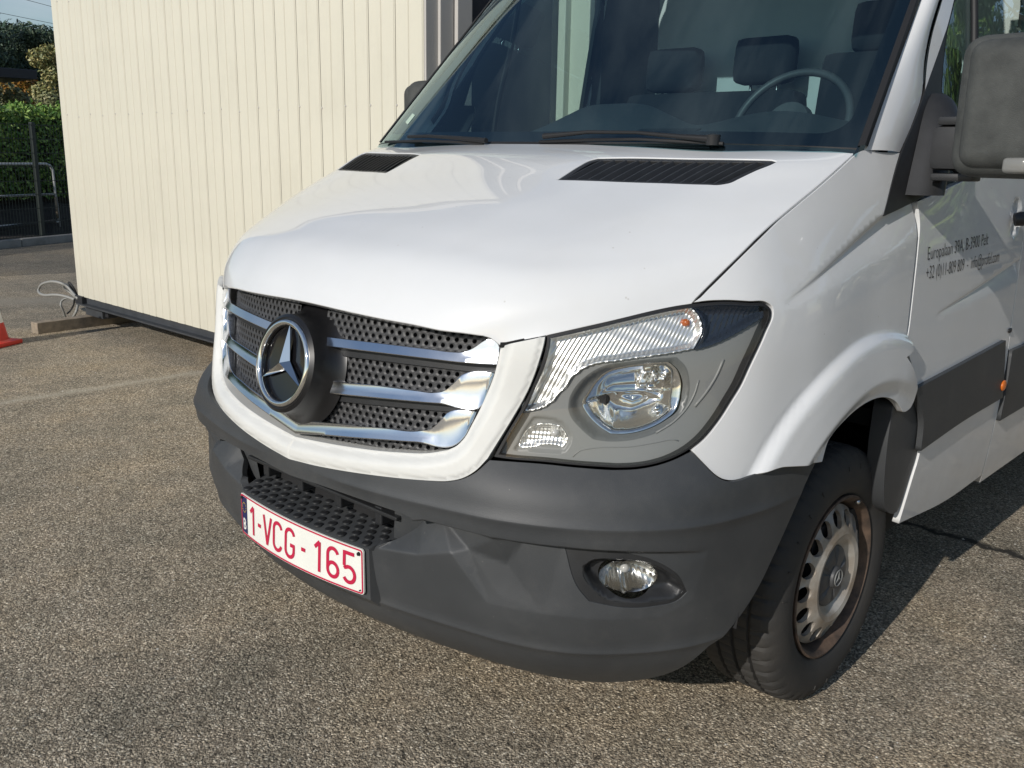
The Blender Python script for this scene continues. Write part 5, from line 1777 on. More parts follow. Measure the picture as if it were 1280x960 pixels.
# ---- wheels -----------------------------------------------------------
def make_wheel(x0, sg):
    """outer face at x0 + .0; sg +1 is the van's left side"""
    w = empty('wheel')
    w.parent = van
    w.location = (x0 * sg, 0, .343)
    # tyre: n around, tread ring with grooves and notched shoulders
    R = .3435
    prof = [(-.016, .216), (-.004, .226), (.0045, .245), (.0075, .272), (.0045, .298), (-.003, .314), (-.010, .327), (-.020, .3365), (-.030, .3405),
            (-.052, R), (-.054, .3345), (-.061, .3345), (-.063, R), (-.096, R + .0005), (-.098, .3345), (-.106, .3345), (-.108, R + .0005),
            (-.140, R + .0005), (-.142, .3345), (-.150, .3345), (-.152, R), (-.178, R - .001), (-.190, .3395), (-.203, .333), (-.214, .318), (-.222, .285), (-.222, .25), (-.205, .216)]
    n = 288
    v, f = [], []
    for i, (a, r) in enumerate(prof):
        for k in range(n):
            rr = r
            if i in (6, 7, 8) and (k % 6) == 0: rr -= .0060
            if i in (6, 7) and (k % 6) == 1: rr -= .0030
            if i == 4 and (k // 24) % 2 == 0 and k % 3 == 0: rr += .0025
            if i in (9, 12, 13, 16, 17, 20) and (k % (5 if i in (12, 13) else 4)) == 0: rr -= .0042
            t = 2 * math.pi * k / n
            z = rr * math.cos(t)
            if z < -.3425: z = -.3425 - (z + .3425) * -.12
            v.append((a * sg, rr * math.sin(t), z))
    for i in range(len(prof) - 1):
        for k in range(n):
            q = (i * n + k, i * n + (k + 1) % n, (i + 1) * n + (k + 1) % n, (i + 1) * n + k)
            f.append(q[::-1] if sg > 0 else q)
    t = mesh('tyre', v, f, M['tyre_rubber'], w, R_(35))
    # raised ribs on the upper sidewall
    rb = MB()
    for k in range(26):
        a = 2 * math.pi * (k / 26.0)
        if (k // 5) % 2: continue
        for (r0, r1) in ((.291, .303),):
            rb.tube([(.0055 * sg + .001 * sg, r0 * math.sin(a), r0 * math.cos(a)), (.003 * sg + .001 * sg, r1 * math.sin(a), r1 * math.cos(a))], .0022, 4)
    rb.build('sidewall_rib', M['tyre_rubber'], w)
    rim = MB().lathe([(-.012, .217), (-.002, .2185), (.0, .213), (-.006, .206), (-.022, .200), (-.045, .194), (-.075, .188), (-.09, .186)], 72, 'x')
    rim.v = [(x * sg, y, z) for x, y, z in rim.v]
    if sg < 0: rim.f = [q[::-1] for q in rim.f]
    rim.f = [q[::-1] for q in rim.f]
    rim.build('rim', M['wheel_rust'], w, R_(40))
    # pressed steel disc with sixteen round holes
    NH = 16
    dv, df = [], []
    RH, rh = .1560, .0215
    def dz(r):
        return float(np.interp(r, [.0, .080, .090, .104, .118, .130, .142, .165, .178, .190], [-.016, -.016, -.010, .004, .007, .002, -.006, -.014, -.020, -.034]))
    n = 14
    sect = 2 * math.pi / NH
    for h in range(NH):
        c0 = h * sect
        ang = [2 * math.pi * k / n for k in range(n)]
        base = len(dv)
        r0, r1 = .128, .188
        for w_ in ang:       # outer frame of the cell in polar coordinates
            cx, cr_ = math.cos(w_), math.sin(w_)
            k_ = min((sect / 2) / abs(cx) if abs(cx) > 1e-6 else 99, ((r1 - RH) if cr_ > 0 else (RH - r0)) / abs(cr_) if abs(cr_) > 1e-6 else 99)
            th, r = c0 + cx * k_, RH + cr_ * k_
            dv.append((dz(r), r * math.sin(th), r * math.cos(th)))
        for dep in (0, -.012):
            for w_ in ang:
                th, r = c0 + math.cos(w_) * rh / RH, RH + math.sin(w_) * rh * 1.05
                dv.append((dz(r) + dep, r * math.sin(th), r * math.cos(th)))
        cor = []
        for cx, r in ((1, r1), (-1, r1), (-1, r0), (1, r0)):
            th = c0 + cx * sect / 2
            cor.append((math.atan2((r - RH) * 1, cx * sect / 2 * 1), len(dv)))
            dv.append((dz(r), r * math.sin(th), r * math.cos(th)))
        for k in range(n):
            j = (k + 1) % n
            df.append((base + k, base + j, base + n + j, base + n + k)); df.append((base + n + k, base + n + j, base + 2 * n + j, base + 2 * n + k))
            w0 = ang[k]; w1 = w0 + 2 * math.pi / n
            for wc, ci in cor:
                # direction of the cell corner seen from the hole centre (angle, radius differ in unit: use the frame's own rule)
                wq = math.atan2(1, 1) if False else wc
                for q in (wq, wq + 2 * math.pi):
                    if w0 < q < w1: df.append((base + j, base + k, ci))
    # inner dish
    b2 = len(dv)
    rings = [.0, .080, .086, .090, .097, .104, .111, .118, .124, .128]
    m2 = 64
    for r in rings:
        for k in range(m2):
            th = 2 * math.pi * k / m2
            dv.append((dz(r), r * math.sin(th), r * math.cos(th)))
    for i in range(len(rings) - 1):
        for k in range(m2):
            df.append((b2 + i * m2 + k, b2 + i * m2 + (k + 1) % m2, b2 + (i + 1) * m2 + (k + 1) % m2, b2 + (i + 1) * m2 + k))
    dv = [(x * sg, y, z) for x, y, z in dv]
    bm = bmesh.new()
    vs_ = [bm.verts.new(p) for p in dv]
    for q in df:
        try: bm.faces.new([vs_[i] for i in q])
        except ValueError: pass
    bmesh.ops.remove_doubles(bm, verts=bm.verts[:], dist=.0004)
    bmesh.ops.recalc_face_normals(bm, faces=bm.faces[:])
    me = bpy.data.meshes.new('wheel_disc'); bm.to_mesh(me); bm.free()
    link('wheel_disc', me, M['wheel_paint'], w, R_(28))
    bd = MB().lathe([(-.060, .02), (-.060, .186), (-.075, .190)], 40, 'x')
    bd.v = [(x * sg, y, z) for x, y, z in bd.v]
    bd.build('hole_backing', M['gap_shade'], w, R_(40))  # black disc added so the wheel holes look deep and shaded
    # plastic centre cap with six flats and a round boss
    cp = MB()
    cv, cfx = [], []
    nn = 72
    cr_ = [(0, .006), (.020, .006), (.027, .004), (.030, -.004), (.055, -.002), (.072, -.005), (.082, -.012), (.083, -.020)]
    for r, x in cr_:
        for k in range(nn):
            th = 2 * math.pi * k / nn
            six = .006 * (1 if (math.cos(6 * th) > .75 and .03 < r < .08) else 0)
            cv.append(((x - six) * sg, r * math.sin(th), r * math.cos(th)))
    for i in range(len(cr_) - 1):
        for k in range(nn):
            q = (i * nn + k, i * nn + (k + 1) % nn, (i + 1) * nn + (k + 1) % nn, (i + 1) * nn + k)
            cfx.append(q[::-1] if sg > 0 else q)
    cap = mesh('hub_cap', cv, cfx, M['cap_grey'], w, R_(30))
    # the cap's own raised ring and star
    rgm = MB().tube([(.0075 * sg, .0215 * math.sin(t), .0215 * math.cos(t)) for t in np.linspace(0, 2 * math.pi, 28, endpoint=False)], .0016, 6, closed=True)
    for k in range(3):
        t = 2 * math.pi * k / 3
        rgm.tube([(.0075 * sg, 0, 0), (.0075 * sg, .021 * math.sin(t), .021 * math.cos(t))], [.0028, .001], 6)
    rgm.build('cap_emblem', M['bezel'], w)
    # valve and balance weight
    t = R_(28)
    MB().tube([(-.01 * sg, .207 * math.sin(t) , .207 * math.cos(t)), (.002 * sg, .204 * math.sin(t), .204 * math.cos(t))], .006, 8).build('valve', M['steel_thin'], w, 3.2)
    return w
wheel = make_wheel(.9265, 1)
wr = make_wheel(.9265, -1)
def place_copy(src, loc):
    c = src.copy(); COL.objects.link(c); c.parent = van; c.location = loc
    def rec(o, p):
        for ch in list(o.children):
            k = ch.copy(); COL.objects.link(k); k.parent = p; rec(ch, k)
    rec(src, c)
    return c
place_copy(wheel, (.9265, 3.665, .343)); place_copy(wr, (-.9265, 3.665, .343))
# ================================================================== THE PLACE
def ground_material():
    m, n, l, b = nodes_of('asphalt')
    t = n.new('ShaderNodeTexCoord')
    def vor(scale, rnd=1.0):
        v = n.new('ShaderNodeTexVoronoi'); v.inputs['Scale'].default_value = scale; v.inputs['Randomness'].default_value = rnd
        l.new(t.outputs['Object'], v.inputs['Vector']); return v
    def noise(scale, det=5, rough=.6):
        z = n.new('ShaderNodeTexNoise'); z.inputs['Scale'].default_value = scale; z.inputs['Detail'].default_value = det; z.inputs['Roughness'].default_value = rough
        l.new(t.outputs['Object'], z.inputs['Vector']); return z
    def ramp(src, els):
        r = n.new('ShaderNodeValToRGB')
        while len(r.color_ramp.elements) < len(els): r.color_ramp.elements.new(.5)
        for e, (p, c) in zip(r.color_ramp.elements, els): e.position = p; e.color = (*c, 1)
        l.new(src, r.inputs['Fac']); return r
    def mix(fac, a, c, mode='MIX'):
        x = n.new('ShaderNodeMix'); x.data_type = 'RGBA'; x.blend_type = mode
        if isinstance(fac, float): x.inputs[0].default_value = fac
        else: l.new(fac, x.inputs[0])
        for i, q in ((6, a), (7, c)):
            if isinstance(q, tuple): x.inputs[i].default_value = (*q, 1)
            else: l.new(q, x.inputs[i])
        return x.outputs[2]
    v1 = vor(125.0); v2 = vor(260.0); v3 = vor(62.0)
    s1 = n.new('ShaderNodeSeparateColor'); l.new(v1.outputs['Color'], s1.inputs[0])
    s2 = n.new('ShaderNodeSeparateColor'); l.new(v2.outputs['Color'], s2.inputs[0])
    s3 = n.new('ShaderNodeSeparateColor'); l.new(v3.outputs['Color'], s3.inputs[0])
    stone = ramp(s1.outputs[0], [(0, (.09, .083, .072)), (.28, (.35, .313, .26)), (.60, (.53, .478, .40)), (.83, (.75, .70, .60)), (1.0, (.93, .90, .82))])
    fine = ramp(s2.outputs[1], [(0, (.075, .07, .06)), (.6, (.43, .388, .322)), (1.0, (.78, .73, .63))])
    pick = ramp(noise(90, 2).outputs['Fac'], [(.45, (0, 0, 0)), (.55, (1, 1, 1))])
    c = mix(pick.outputs['Color'], stone.outputs['Color'], fine.outputs['Color'])
    # scattered bigger pale chips
    g3 = ramp(s3.outputs[2], [(.955, (0, 0, 0)), (.96, (1, 1, 1))])
    d3 = ramp(v3.outputs['Distance'], [(.22, (1, 1, 1)), (.34, (0, 0, 0))])
    c = mix(mix(1.0, g3.outputs['Color'], d3.outputs['Color'], 'MULTIPLY'), c, (.55, .52, .45))
    # binder between the stones
    e1 = ramp(v1.outputs['Distance'], [(.30, (1, 1, 1)), (.62, (.42, .41, .40))])
    c = mix(.7, c, e1.outputs['Color'], 'MULTIPLY')
    # warm and grey patches, stains
    pt = ramp(noise(1.1, 6, .65).outputs['Fac'], [(.30, (.68, .70, .70)), (.5, (1, .98, .95)), (.68, (1.22, 1.13, 1.0))])
    c = mix(1.0, c, pt.outputs['Color'], 'MULTIPLY')
    pt2 = ramp(noise(5.5, 5, .7).outputs['Fac'], [(.3, (.82, .82, .80)), (.7, (1.15, 1.12, 1.10))])
    c = mix(1.0, c, pt2.outputs['Color'], 'MULTIPLY')
    # far strips: newer dark strip along the kerb, paler worn joint, crack to the right of the van
    sp = n.new('ShaderNodeSeparateXYZ'); l.new(t.outputs['Object'], sp.inputs[0])
    def lin(ax, ay, c0):
        a = n.new('ShaderNodeMath'); a.operation = 'MULTIPLY'; a.inputs[1].default_value = ax; l.new(sp.outputs[0], a.inputs[0])
        q = n.new('ShaderNodeMath'); q.operation = 'MULTIPLY_ADD'; q.inputs[1].default_value = ay; l.new(sp.outputs[1], q.inputs[0]); l.new(a.outputs[0], q.inputs[2])
        w = n.new('ShaderNodeMath'); w.operation = 'ADD'; w.inputs[1].default_value = c0; l.new(q.outputs[0], w.inputs[0])
        z = noise(7, 4); zz = n.new('ShaderNodeMath'); zz.operation = 'MULTIPLY_ADD'; zz.inputs[1].default_value = .16; zz.inputs[2].default_value = -.08
        l.new(z.outputs['Fac'], zz.inputs[0])
        o = n.new('ShaderNodeMath'); o.operation = 'ADD'; l.new(w.outputs[0], o.inputs[0]); l.new(zz.outputs[0], o.inputs[1])
        return o
    k = lin(-.976, .217, -9.33)        # metres beyond the line (-9.12, 1.65)
    dk = ramp(k.outputs[0], [(.0, (1, 1, 1)), (.06, (.62, .64, .67))])
    c = mix(1.0, c, dk.outputs['Color'], 'MULTIPLY')
    k2 = lin(-.875, .48, -6.93)
    def band(node, lo, hi, col, strength):
        r = ramp(node.outputs[0], [(0, (0, 0, 0))])
        mr = n.new('ShaderNodeMapRange'); mr.inputs[1].default_value = lo; mr.inputs[2].default_value = (lo + hi) / 2
        l.new(node.outputs[0], mr.inputs[0])
        mr2 = n.new('ShaderNodeMapRange'); mr2.inputs[1].default_value = hi; mr2.inputs[2].default_value = (lo + hi) / 2
        l.new(node.outputs[0], mr2.inputs[0])
        mm = n.new('ShaderNodeMath'); mm.operation = 'MULTIPLY'; l.new(mr.outputs[0], mm.inputs[0]); l.new(mr2.outputs[0], mm.inputs[1])
        ms = n.new('ShaderNodeMath'); ms.operation = 'MULTIPLY'; ms.inputs[1].default_value = strength; l.new(mm.outputs[0], ms.inputs[0])
        return ms.outputs[0]
    c = mix(band(k2, -.45, .35, None, .7), c, (.33, .31, .27))
    k3 = lin(.0, 1.0, .0)
    k3 = lin(1.0, -.045, 3.66)
    c = mix(band(k3, -.085, .085, None, .6), c, (.50, .47, .41))
    k4 = lin(.02, 1.0, -1.42)
    xm = n.new('ShaderNodeMath'); xm.operation = 'GREATER_THAN'; xm.inputs[1].default_value = .2; l.new(sp.outputs[0], xm.inputs[0])
    xm2 = n.new('ShaderNodeMath'); xm2.operation = 'MULTIPLY'; l.new(xm.outputs[0], xm2.inputs[0]); l.new(band(k4, -.028, .028, None, 1.4), xm2.inputs[1])
    c = mix(xm2.outputs[0], c, (.03, .028, .025))
    c = mix(1.0, c, (1.0, .96, .885), 'MULTIPLY')
    l.new(c, b.inputs['Base Color'])
    b.inputs['Roughness'].default_value = .88
    b.inputs['Specular IOR Level'].default_value = .35
    # relief: rounded stones standing out of the binder
    h1 = ramp(v1.outputs['Distance'], [(.0, (1, 1, 1)), (.65, (0, 0, 0))])
    h2 = ramp(v2.outputs['Distance'], [(.0, (.5, .5, .5)), (.65, (0, 0, 0))])
    hs = mix(.6, h1.outputs['Color'], s1.outputs[1], 'MULTIPLY')
    hh = mix(1.0, hs, h2.outputs['Color'], 'ADD')
    bp = n.new('ShaderNodeBump'); bp.inputs['Strength'].default_value = .9; bp.inputs['Distance'].default_value = .0045
    l.new(hh, bp.inputs['Height']); l.new(bp.outputs['Normal'], b.inputs['Normal'])
    return m
ground_material()
basic('cabin_cream', (.66, .632, .525), .42, var=.05, vscale=1.6, rvar=.08)
def streaks(name, amt):
    m = MATS[name]; n = m.node_tree.nodes; l = m.node_tree.links; b = n['Principled BSDF']
    src = b.inputs['Base Color'].links[0].from_socket
    g = n.new('ShaderNodeNewGeometry')
    mp_ = n.new('ShaderNodeMapping'); mp_.inputs['Scale'].default_value = (7.0, 7.0, .45)
    l.new(g.outputs['Position'], mp_.inputs['Vector'])
    z = n.new('ShaderNodeTexNoise'); z.inputs['Scale'].default_value = 1.6; z.inputs['Detail'].default_value = 8.0; z.inputs['Roughness'].default_value = .7
    l.new(mp_.outputs['Vector'], z.inputs['Vector'])
    z2 = n.new('ShaderNodeTexNoise'); z2.inputs['Scale'].default_value = 2.2; z2.inputs['Detail'].default_value = 9.0; z2.inputs['Roughness'].default_value = .7
    l.new(g.outputs['Position'], z2.inputs['Vector'])
    a = n.new('ShaderNodeMath'); a.operation = 'MULTIPLY'; l.new(z.outputs['Fac'], a.inputs[0]); l.new(z2.outputs['Fac'], a.inputs[1])
    r = n.new('ShaderNodeMapRange'); r.inputs[1].default_value = .25; r.inputs[2].default_value = .42; r.inputs[4].default_value = amt
    l.new(a.outputs[0], r.inputs[0])
    # splash dirt near the lower edge
    sp = n.new('ShaderNodeSeparateXYZ'); l.new(g.outputs['Position'], sp.inputs[0])
    r2 = n.new('ShaderNodeMapRange'); r2.inputs[1].default_value = .55; r2.inputs[2].default_value = .20; r2.inputs[4].default_value = .30
    l.new(sp.outputs[2], r2.inputs[0])
    a2 = n.new('ShaderNodeMath'); a2.operation = 'MULTIPLY'; l.new(r2.outputs[0], a2.inputs[0]); l.new(z2.outputs['Fac'], a2.inputs[1])
    ad = n.new('ShaderNodeMath'); ad.operation = 'ADD'; l.new(r.outputs[0], ad.inputs[0]); l.new(a2.outputs[0], ad.inputs[1])
    x = n.new('ShaderNodeMix'); x.data_type = 'RGBA'
    l.new(ad.outputs[0], x.inputs[0]); l.new(src, x.inputs[6]); x.inputs[7].default_value = (.36, .33, .26, 1)
    l.new(x.outputs[2], b.inputs['Base Color'])
streaks('cabin_cream', .16)
basic('cabin_side', (.50, .48, .45), .5, var=.08, vscale=2.0)  # the cream greyed, with the end wall's shade mixed into it
basic('steel_dark', (.050, .055, .062), .5, var=.25, vscale=12.0)
basic('navy', (.012, .014, .022), .4)
basic('timber', (.33, .27, .20), .8, col2=(.20, .165, .125), vscale=18.0, bump=.4, bscale=120.0)
basic('cone_red', (.62, .045, .03), .45, var=.2, vscale=9.0)
basic('cone_white', (.78, .77, .72), .5, var=.12, vscale=9.0)
basic('cable_grey', (.30, .30, .28), .55)
basic('cable_black', (.02, .02, .02), .55)
basic('fence_green', (.012, .02, .018), .5)
basic('galvanised', (.60, .61, .60), .5, metal=.15, var=.2, vscale=9.0)
basic('concrete', (.30, .29, .27), .85, var=.3, vscale=6.0, bump=.3, bscale=80.0)
basic('soil', (.045, .038, .032), .95, var=.5, vscale=5.0, bump=.6, bscale=40.0)
basic('wood_bark', (.07, .05, .035), .9, var=.4, vscale=8.0)
basic('sheet_dark', (.018, .019, .022), .6)
def leaf_mat(name, c1, c2, c3):
    m, n, l, b = nodes_of(name)
    g = n.new('ShaderNodeNewGeometry')
    r = n.new('ShaderNodeValToRGB'); r.color_ramp.elements.new(.5)
    for e, (p, c) in zip(r.color_ramp.elements, ((0, c1), (.5, c2), (1, c3))): e.position = p; e.color = (*c, 1)
    l.new(g.outputs['Random Per Island'], r.inputs['Fac']); l.new(r.outputs['Color'], b.inputs['Base Color'])
    b.inputs['Roughness'].default_value = .5
    return m
leaf_mat('leaf_laurel', (0.052, 0.130, 0.023), (0.143, 0.273, 0.046), (0.351, 0.468, 0.117))
leaf_mat('leaf_conifer', (0.024, 0.049, 0.030), (0.043, 0.078, 0.043), (0.081, 0.115, 0.068))
leaf_mat('leaf_autumn', (.12, .15, .05), (.26, .26, .10), (.42, .34, .13))
leaf_mat('leaf_orange', (.20, .085, .015), (.32, .15, .02), (.22, .18, .03))
leaf_mat('leaf_bush', (0.096, 0.120, 0.048), (0.192, 0.204, 0.084), (0.360, 0.336, 0.168))

bpy_ground = mesh('ground', [(-400, -400, 0), (400, -400, 0), (400, 400, 0), (-400, 400, 0)], [(0, 1, 2, 3)], M['asphalt'])
tag(bpy_ground, kind='structure')

# loose grit lying on the asphalt
n = 5200
gx = rng.uniform(-4.5, 3.0, n); gy = rng.uniform(-2.2, 2.6, n)
gs = rng.uniform(.0012, .0038, n) * np.where(rng.uniform(size=n) > .96, 1.7, 1)
octa = np.array([(1, 0, 0), (0, 1, 0), (-1, 0, 0), (0, -1, 0), (0, 0, .8), (0, 0, -.3)])
of = np.array([(0, 1, 4), (1, 2, 4), (2, 3, 4), (3, 0, 4)])
V = (octa[None] * gs[:, None, None] * rng.uniform(.6, 1.4, (n, 6, 1)) + np.stack([gx, gy, gs * .25], 1)[:, None]).reshape(-1, 3)
Fg = (of[None] + (np.arange(n) * 6)[:, None, None]).reshape(-1, 3)
gm = bpy.data.meshes.new('loose_grit')
gm.vertices.add(len(V)); gm.vertices.foreach_set('co', V.ravel())
gm.loops.add(Fg.size); gm.loops.foreach_set('vertex_index', Fg.ravel())
gm.polygons.add(len(Fg)); gm.polygons.foreach_set('loop_start', np.arange(0, Fg.size, 3)); gm.polygons.foreach_set('loop_total', np.full(len(Fg), 3))
gm.update(calc_edges=True)
leaf_mat('grit', (.12, .105, .085), (.30, .27, .22), (.80, .77, .70))
tag(link('loose_grit', gm, MATS['grit']), kind='stuff')

# ---- site cabin --------------------------------------------------------
YC = .80
XL = float(at(97, 367, 'y', YC)[0]) ; XR = float(at(528.5, 60, 'y', YC)[0]); ZB = float(at(255, 412, 'y', YC)[2]); ZT = 2.95
cabin = empty('site_cabin', (XL, YC, 0))
tag(cabin, 'cream ribbed metal site cabin raised on a dark steel frame behind the van', 'cabin')
def rel(o):
    o.matrix_parent_inverse = Matrix.Translation(-Vector(o.parent.location)); return o
NS = int(round((XR - XL) / .1006)); pw = (XR - XL) / NS
prof = [(0, .0055), (.0032, .0052), (.0075, 0), (pw - .0075, 0), (pw - .0032, .0052), (pw, .0055)]
v, f = [], []
for z in (ZB, ZT):
    for x, y in prof: v.append((x, y, z))
for i in range(5): f.append((i, i + 1, 7 + i, 6 + i))
f.append(tuple(range(6))[::-1])
sme = None
for i in range(NS):
    dy = .003 if i % 2 else 0.0
    if sme is None:
        o = mesh('wall_strip', v, f, M['cabin_cream'], cabin); sme = o.data
    else:
        o = bpy.data.objects.new('wall_strip', sme); COL.objects.link(o); o.parent = cabin
    o.location = (i * pw, dy, 0)
scr = None
for zz in (1.62, 2.42):
    for i in range(1, NS, 2):
        if scr is None:
            o = MB().lathe([(0, .006), (-.004, .005), (-.005, 0)], 8, 'y').build('screw', M['cabin_side'], cabin, R_(40)); scr = o.data
        else:
            o = bpy.data.objects.new('screw', scr); COL.objects.link(o); o.parent = cabin
        o.location = (i * pw + .012, .004, zz + .01 * math.sin(i * 1.7))
DEP = 2.4
rel(MB().box(((XL + XR) / 2, YC + .012 + DEP / 2, (ZB + ZT) / 2 + .01), (XR - XL - .02, DEP, ZT - ZB - .02)).build('core', M['cabin_side'], cabin))
rel(MB().box(((XL + XR) / 2, YC + DEP / 2, ZT + .05), (XR - XL + .06, DEP + .10, .10), bev=.01).build('roof', M['cabin_side'], cabin))
# right end: folded sheet with raised ribs, then a dark door and a pale post
ys_ = [float(at(u, 40, 'x', XR)[1]) for u in (530, 545, 551, 563, 567, 584)]
rel(MB().box((XR + .006, (ys_[0] + ys_[1]) / 2, (ZB + ZT) / 2), (.016, ys_[1] - ys_[0], ZT - ZB), bev=.002).build('end_sheet', M['cabin_side'], cabin))
y0 = ys_[0]
for k, (ya, yb, dx) in enumerate(((ys_[1], ys_[2] + .055, .030), (ys_[3], ys_[4] + .075, .050))):
    rel(MB().box((XR + dx / 2, (ya + yb) / 2, (ZB + ZT) / 2), (dx, yb - ya, ZT - ZB), bev=.004).build('end_rib', M['cabin_side'], cabin))
rel(MB().box((XR + .008, (ys_[5] + 1.60) / 2 + .04, (ZB + ZT) / 2), (.014, 1.60 - ys_[5] + .08, ZT - ZB - .05)).build('end_door', M['navy'], cabin))
ya, yb = [float(at(u, 60, 'x', XR)[1]) for u in (706, 738)]
for yy, wd_ in ((ya + .05, .03), (ya + .13, .05), (yb - .03, .04)):
    rel(MB().box((XR + .03, yy, (ZB + ZT) / 2), (.06, wd_, ZT - ZB), bev=.004).build('end_rib', M['cabin_cream'], cabin))
rel(MB().box((XR + .115, 1.80, (ZB + ZT) / 2), (.19, .10, ZT - ZB), bev=.006).build('end_post', M['cabin_cream'], cabin))
rel(MB().box((XR + .060, 1.735, (ZB + ZT) / 2), (.05, .06, ZT - ZB), bev=.006).build('end_rib', M['cabin_cream'], cabin))
rel(MB().box((XR + .008, yb + .7, (ZB + ZT) / 2), (.012, 1.3, ZT - ZB - .05)).build('end_sheet', M['navy'], cabin))
# frame under the wall, corner casting, foot
rl = MB()
rl.box(((XL + XR) / 2 + .02, YC + .045, ZB - .028), (XR - XL - .02, .05, .052))
rl.box(((XL + XR) / 2 + .02, YC + .025, ZB - .058), (XR - XL - .02, .11, .010))
rel(rl.build('base_rail', M['steel_dark'], cabin))
rel(MB().box((XL + .05, YC + .03, ZB - .028), (.13, .10, .065), bev=.006).build('corner_casting', M['sheet_dark'], cabin))
bl0 = at(106, 378, 'y', YC + .05); bl1 = at(128, 396, 'y', YC + .05)
rel(MB().box(((bl0[0] + bl1[0]) / 2, YC + .11, (bl0[2] + .088) / 2), (bl1[0] - bl0[0], .12, bl0[2] - .088), bev=.004).build('foot', M['steel_dark'], cabin))
rel(MB().box((bl1[0] + .03, YC + .10, .155), (.05, .06, .10), bev=.004).build('foot_bracket', M['sheet_dark'], cabin))
for x in (XL + 1.6, XL + 2.9, XR - .3):
    rel(MB().box((x, YC + .6, ZB / 2), (.25, .3, ZB - .01), bev=.01).build('foot', M['steel_dark'], cabin))
rel(MB().box(((XL + XR) / 2, YC + DEP - .1, ZB - .05), (XR - XL - .1, .1, .1)).build('base_rail', M['steel_dark'], cabin))
# timber under the cabin corner
tb = MB().box((0, 0, .043), (.10, 1.25, .086), Matrix.Rotation(R_(6), 4, 'Z').to_3x3(), bev=.004).build('timber_beam', M['timber'])
tb.location = (-5.715, 1.035, .0)
tag(tb, 'weathered timber beam lying on the asphalt under the left corner of the cream cabin', 'beam')
# cable hanging from the corner
cb = empty('power_cable', (XL, YC, 0))
tag(cb, 'looped grey and black electric cables hanging at the lower left corner of the cabin', 'cable')
def cab(px, r, mt, j):
    P = np.array([at(u, v, 'y', YC - .02 + j + .03 * math.sin(i * 1.3 + j * 40)) for i, (u, v) in enumerate(px)])
    P[:, 2] = np.maximum(P[:, 2], r)
    k = np.arange(len(P), dtype=float)
    P = hermite(k, P, np.linspace(0, len(P) - 1, 60))
    rel(MB().tube(P, r, 6).build('cable_loop', M[mt], cb, 3.2))
cab([(97,373),(91,366),(84,358),(75,353.5),(64,352),(53,355),(48.5,361),(49,366),(56,369),(68,368.5),(80,370),(95,375)], .011, 'cable_grey', 0)
cab([(97,374),(88,366),(80,360),(80,355.5),(86,357),(95,371)], .008, 'cable_grey', .03)
cab([(96,371),(90,361),(86,353),(92,360),(98,372)], .008, 'cable_black', .05)
cab([(97,375),(85,372.5),(78,375.5),(76,381),(79,388),(82,397)], .009, 'cable_grey', .02)
cab([(96,374),(97,382),(95,390),(91,397)], .010, 'cable_grey', .04)
cab([(93,374),(92,381),(88,388),(84,392)], .007, 'cable_black', .0)

# ---- traffic cone ------------------------------------------------------
cone = empty('traffic_cone', (-5.395, .02, 0), R_(28))
tag(cone, 'red and white traffic cone standing on the asphalt at the left edge', 'traffic cone')
def cr(z): return .118 - (.118 - .028) * (z - .035) / .465
MB().box((0, 0, .016), (.29, .29, .032), bev=.010).build('base', M['cone_red'], cone, R_(50))
for nm, z0, z1, mt in (('red_band', .03, .165, 'cone_red'), ('white_band', .165, .30, 'cone_white'), ('red_band', .30, .41, 'cone_red'), ('white_band', .41, .50, 'cone_white')):
    MB().lathe([(z0, cr(z0)), (z1, cr(z1))], 40, 'z').build(nm, M[mt], cone, 3.2)
MB().lathe([(.03, .135), (.045, .122)], 40, 'z').build('collar', M['cone_red'], cone, 3.2)

# ---- kerb, bed, fence, barrier, hedge -----------------------------------
K0 = np.array([-12.25, 2.30, 0.0]); KT = np.array([-.40, .917, 0]); KN = np.array([-.917, -.40, 0])
def kp_(t, n, z=0.0): return K0 + KT * t + KN * n + np.array([0, 0, z])
KA = math.atan2(KT[1], KT[0])
def kbox(mb, t, n, z, d, rz=0):
    return mb.box(kp_(t, n, z), d, Matrix.Rotation(KA + rz, 4, 'Z').to_3x3(), bev=.006)
kb = empty('kerb', tuple(K0)); tag(kb, kind='structure')
kme = None
for i in range(-9, 10):
    if kme is None:
        o = MB().box((0, 0, .05), (.985, .14, .12), bev=.015).build('kerb_stone', M['concrete'], kb, R_(40)); kme = o.data
    else:
        o = bpy.data.objects.new('kerb_stone', kme); COL.objects.link(o); o.parent = kb
    p = kp_(i * 1.0, .07) - K0
    o.location = tuple(p); o.rotation_euler = (0, 0, KA + .01 * math.sin(i * 3.1))
bv, bf = [], []
for i in range(41):
    t = -16 + i * .8
    for j, n_ in enumerate(np.linspace(.13, 9, 14)):
        z = .06 + .42 * smoothstep(.5, 2.0, np.array([n_]))[0] + .05 * math.sin(t * 2.1 + j) * (1 if j else 0) + .03 * math.sin(t * 5.3 + j * 2.2) * (1 if j else 0)
        bv.append(kp_(t, n_, z))
for i in range(40):
    for j in range(13): bf.append((i * 14 + j, i * 14 + j + 1, (i + 1) * 14 + j + 1, (i + 1) * 14 + j))
tag(mesh('planting_bed', bv, [q[::-1] for q in bf], M['soil'], None, R_(60)), kind='structure')
fence = empty('mesh_fence', tuple(kp_(0, .35)))
tag(fence, 'dark green wire mesh fence with square posts along the kerb', 'fence')
for i in range(-3, 4):
    t = 1.22 + i * 2.5
    rel(kbox(MB(), t, .36, .88, (.06, .06, 1.72)).build('post', M['fence_green'], fence))
wm = MB()
def thin(a, b, r): 
    wm.tube([a, b], r, 4, caps=False)
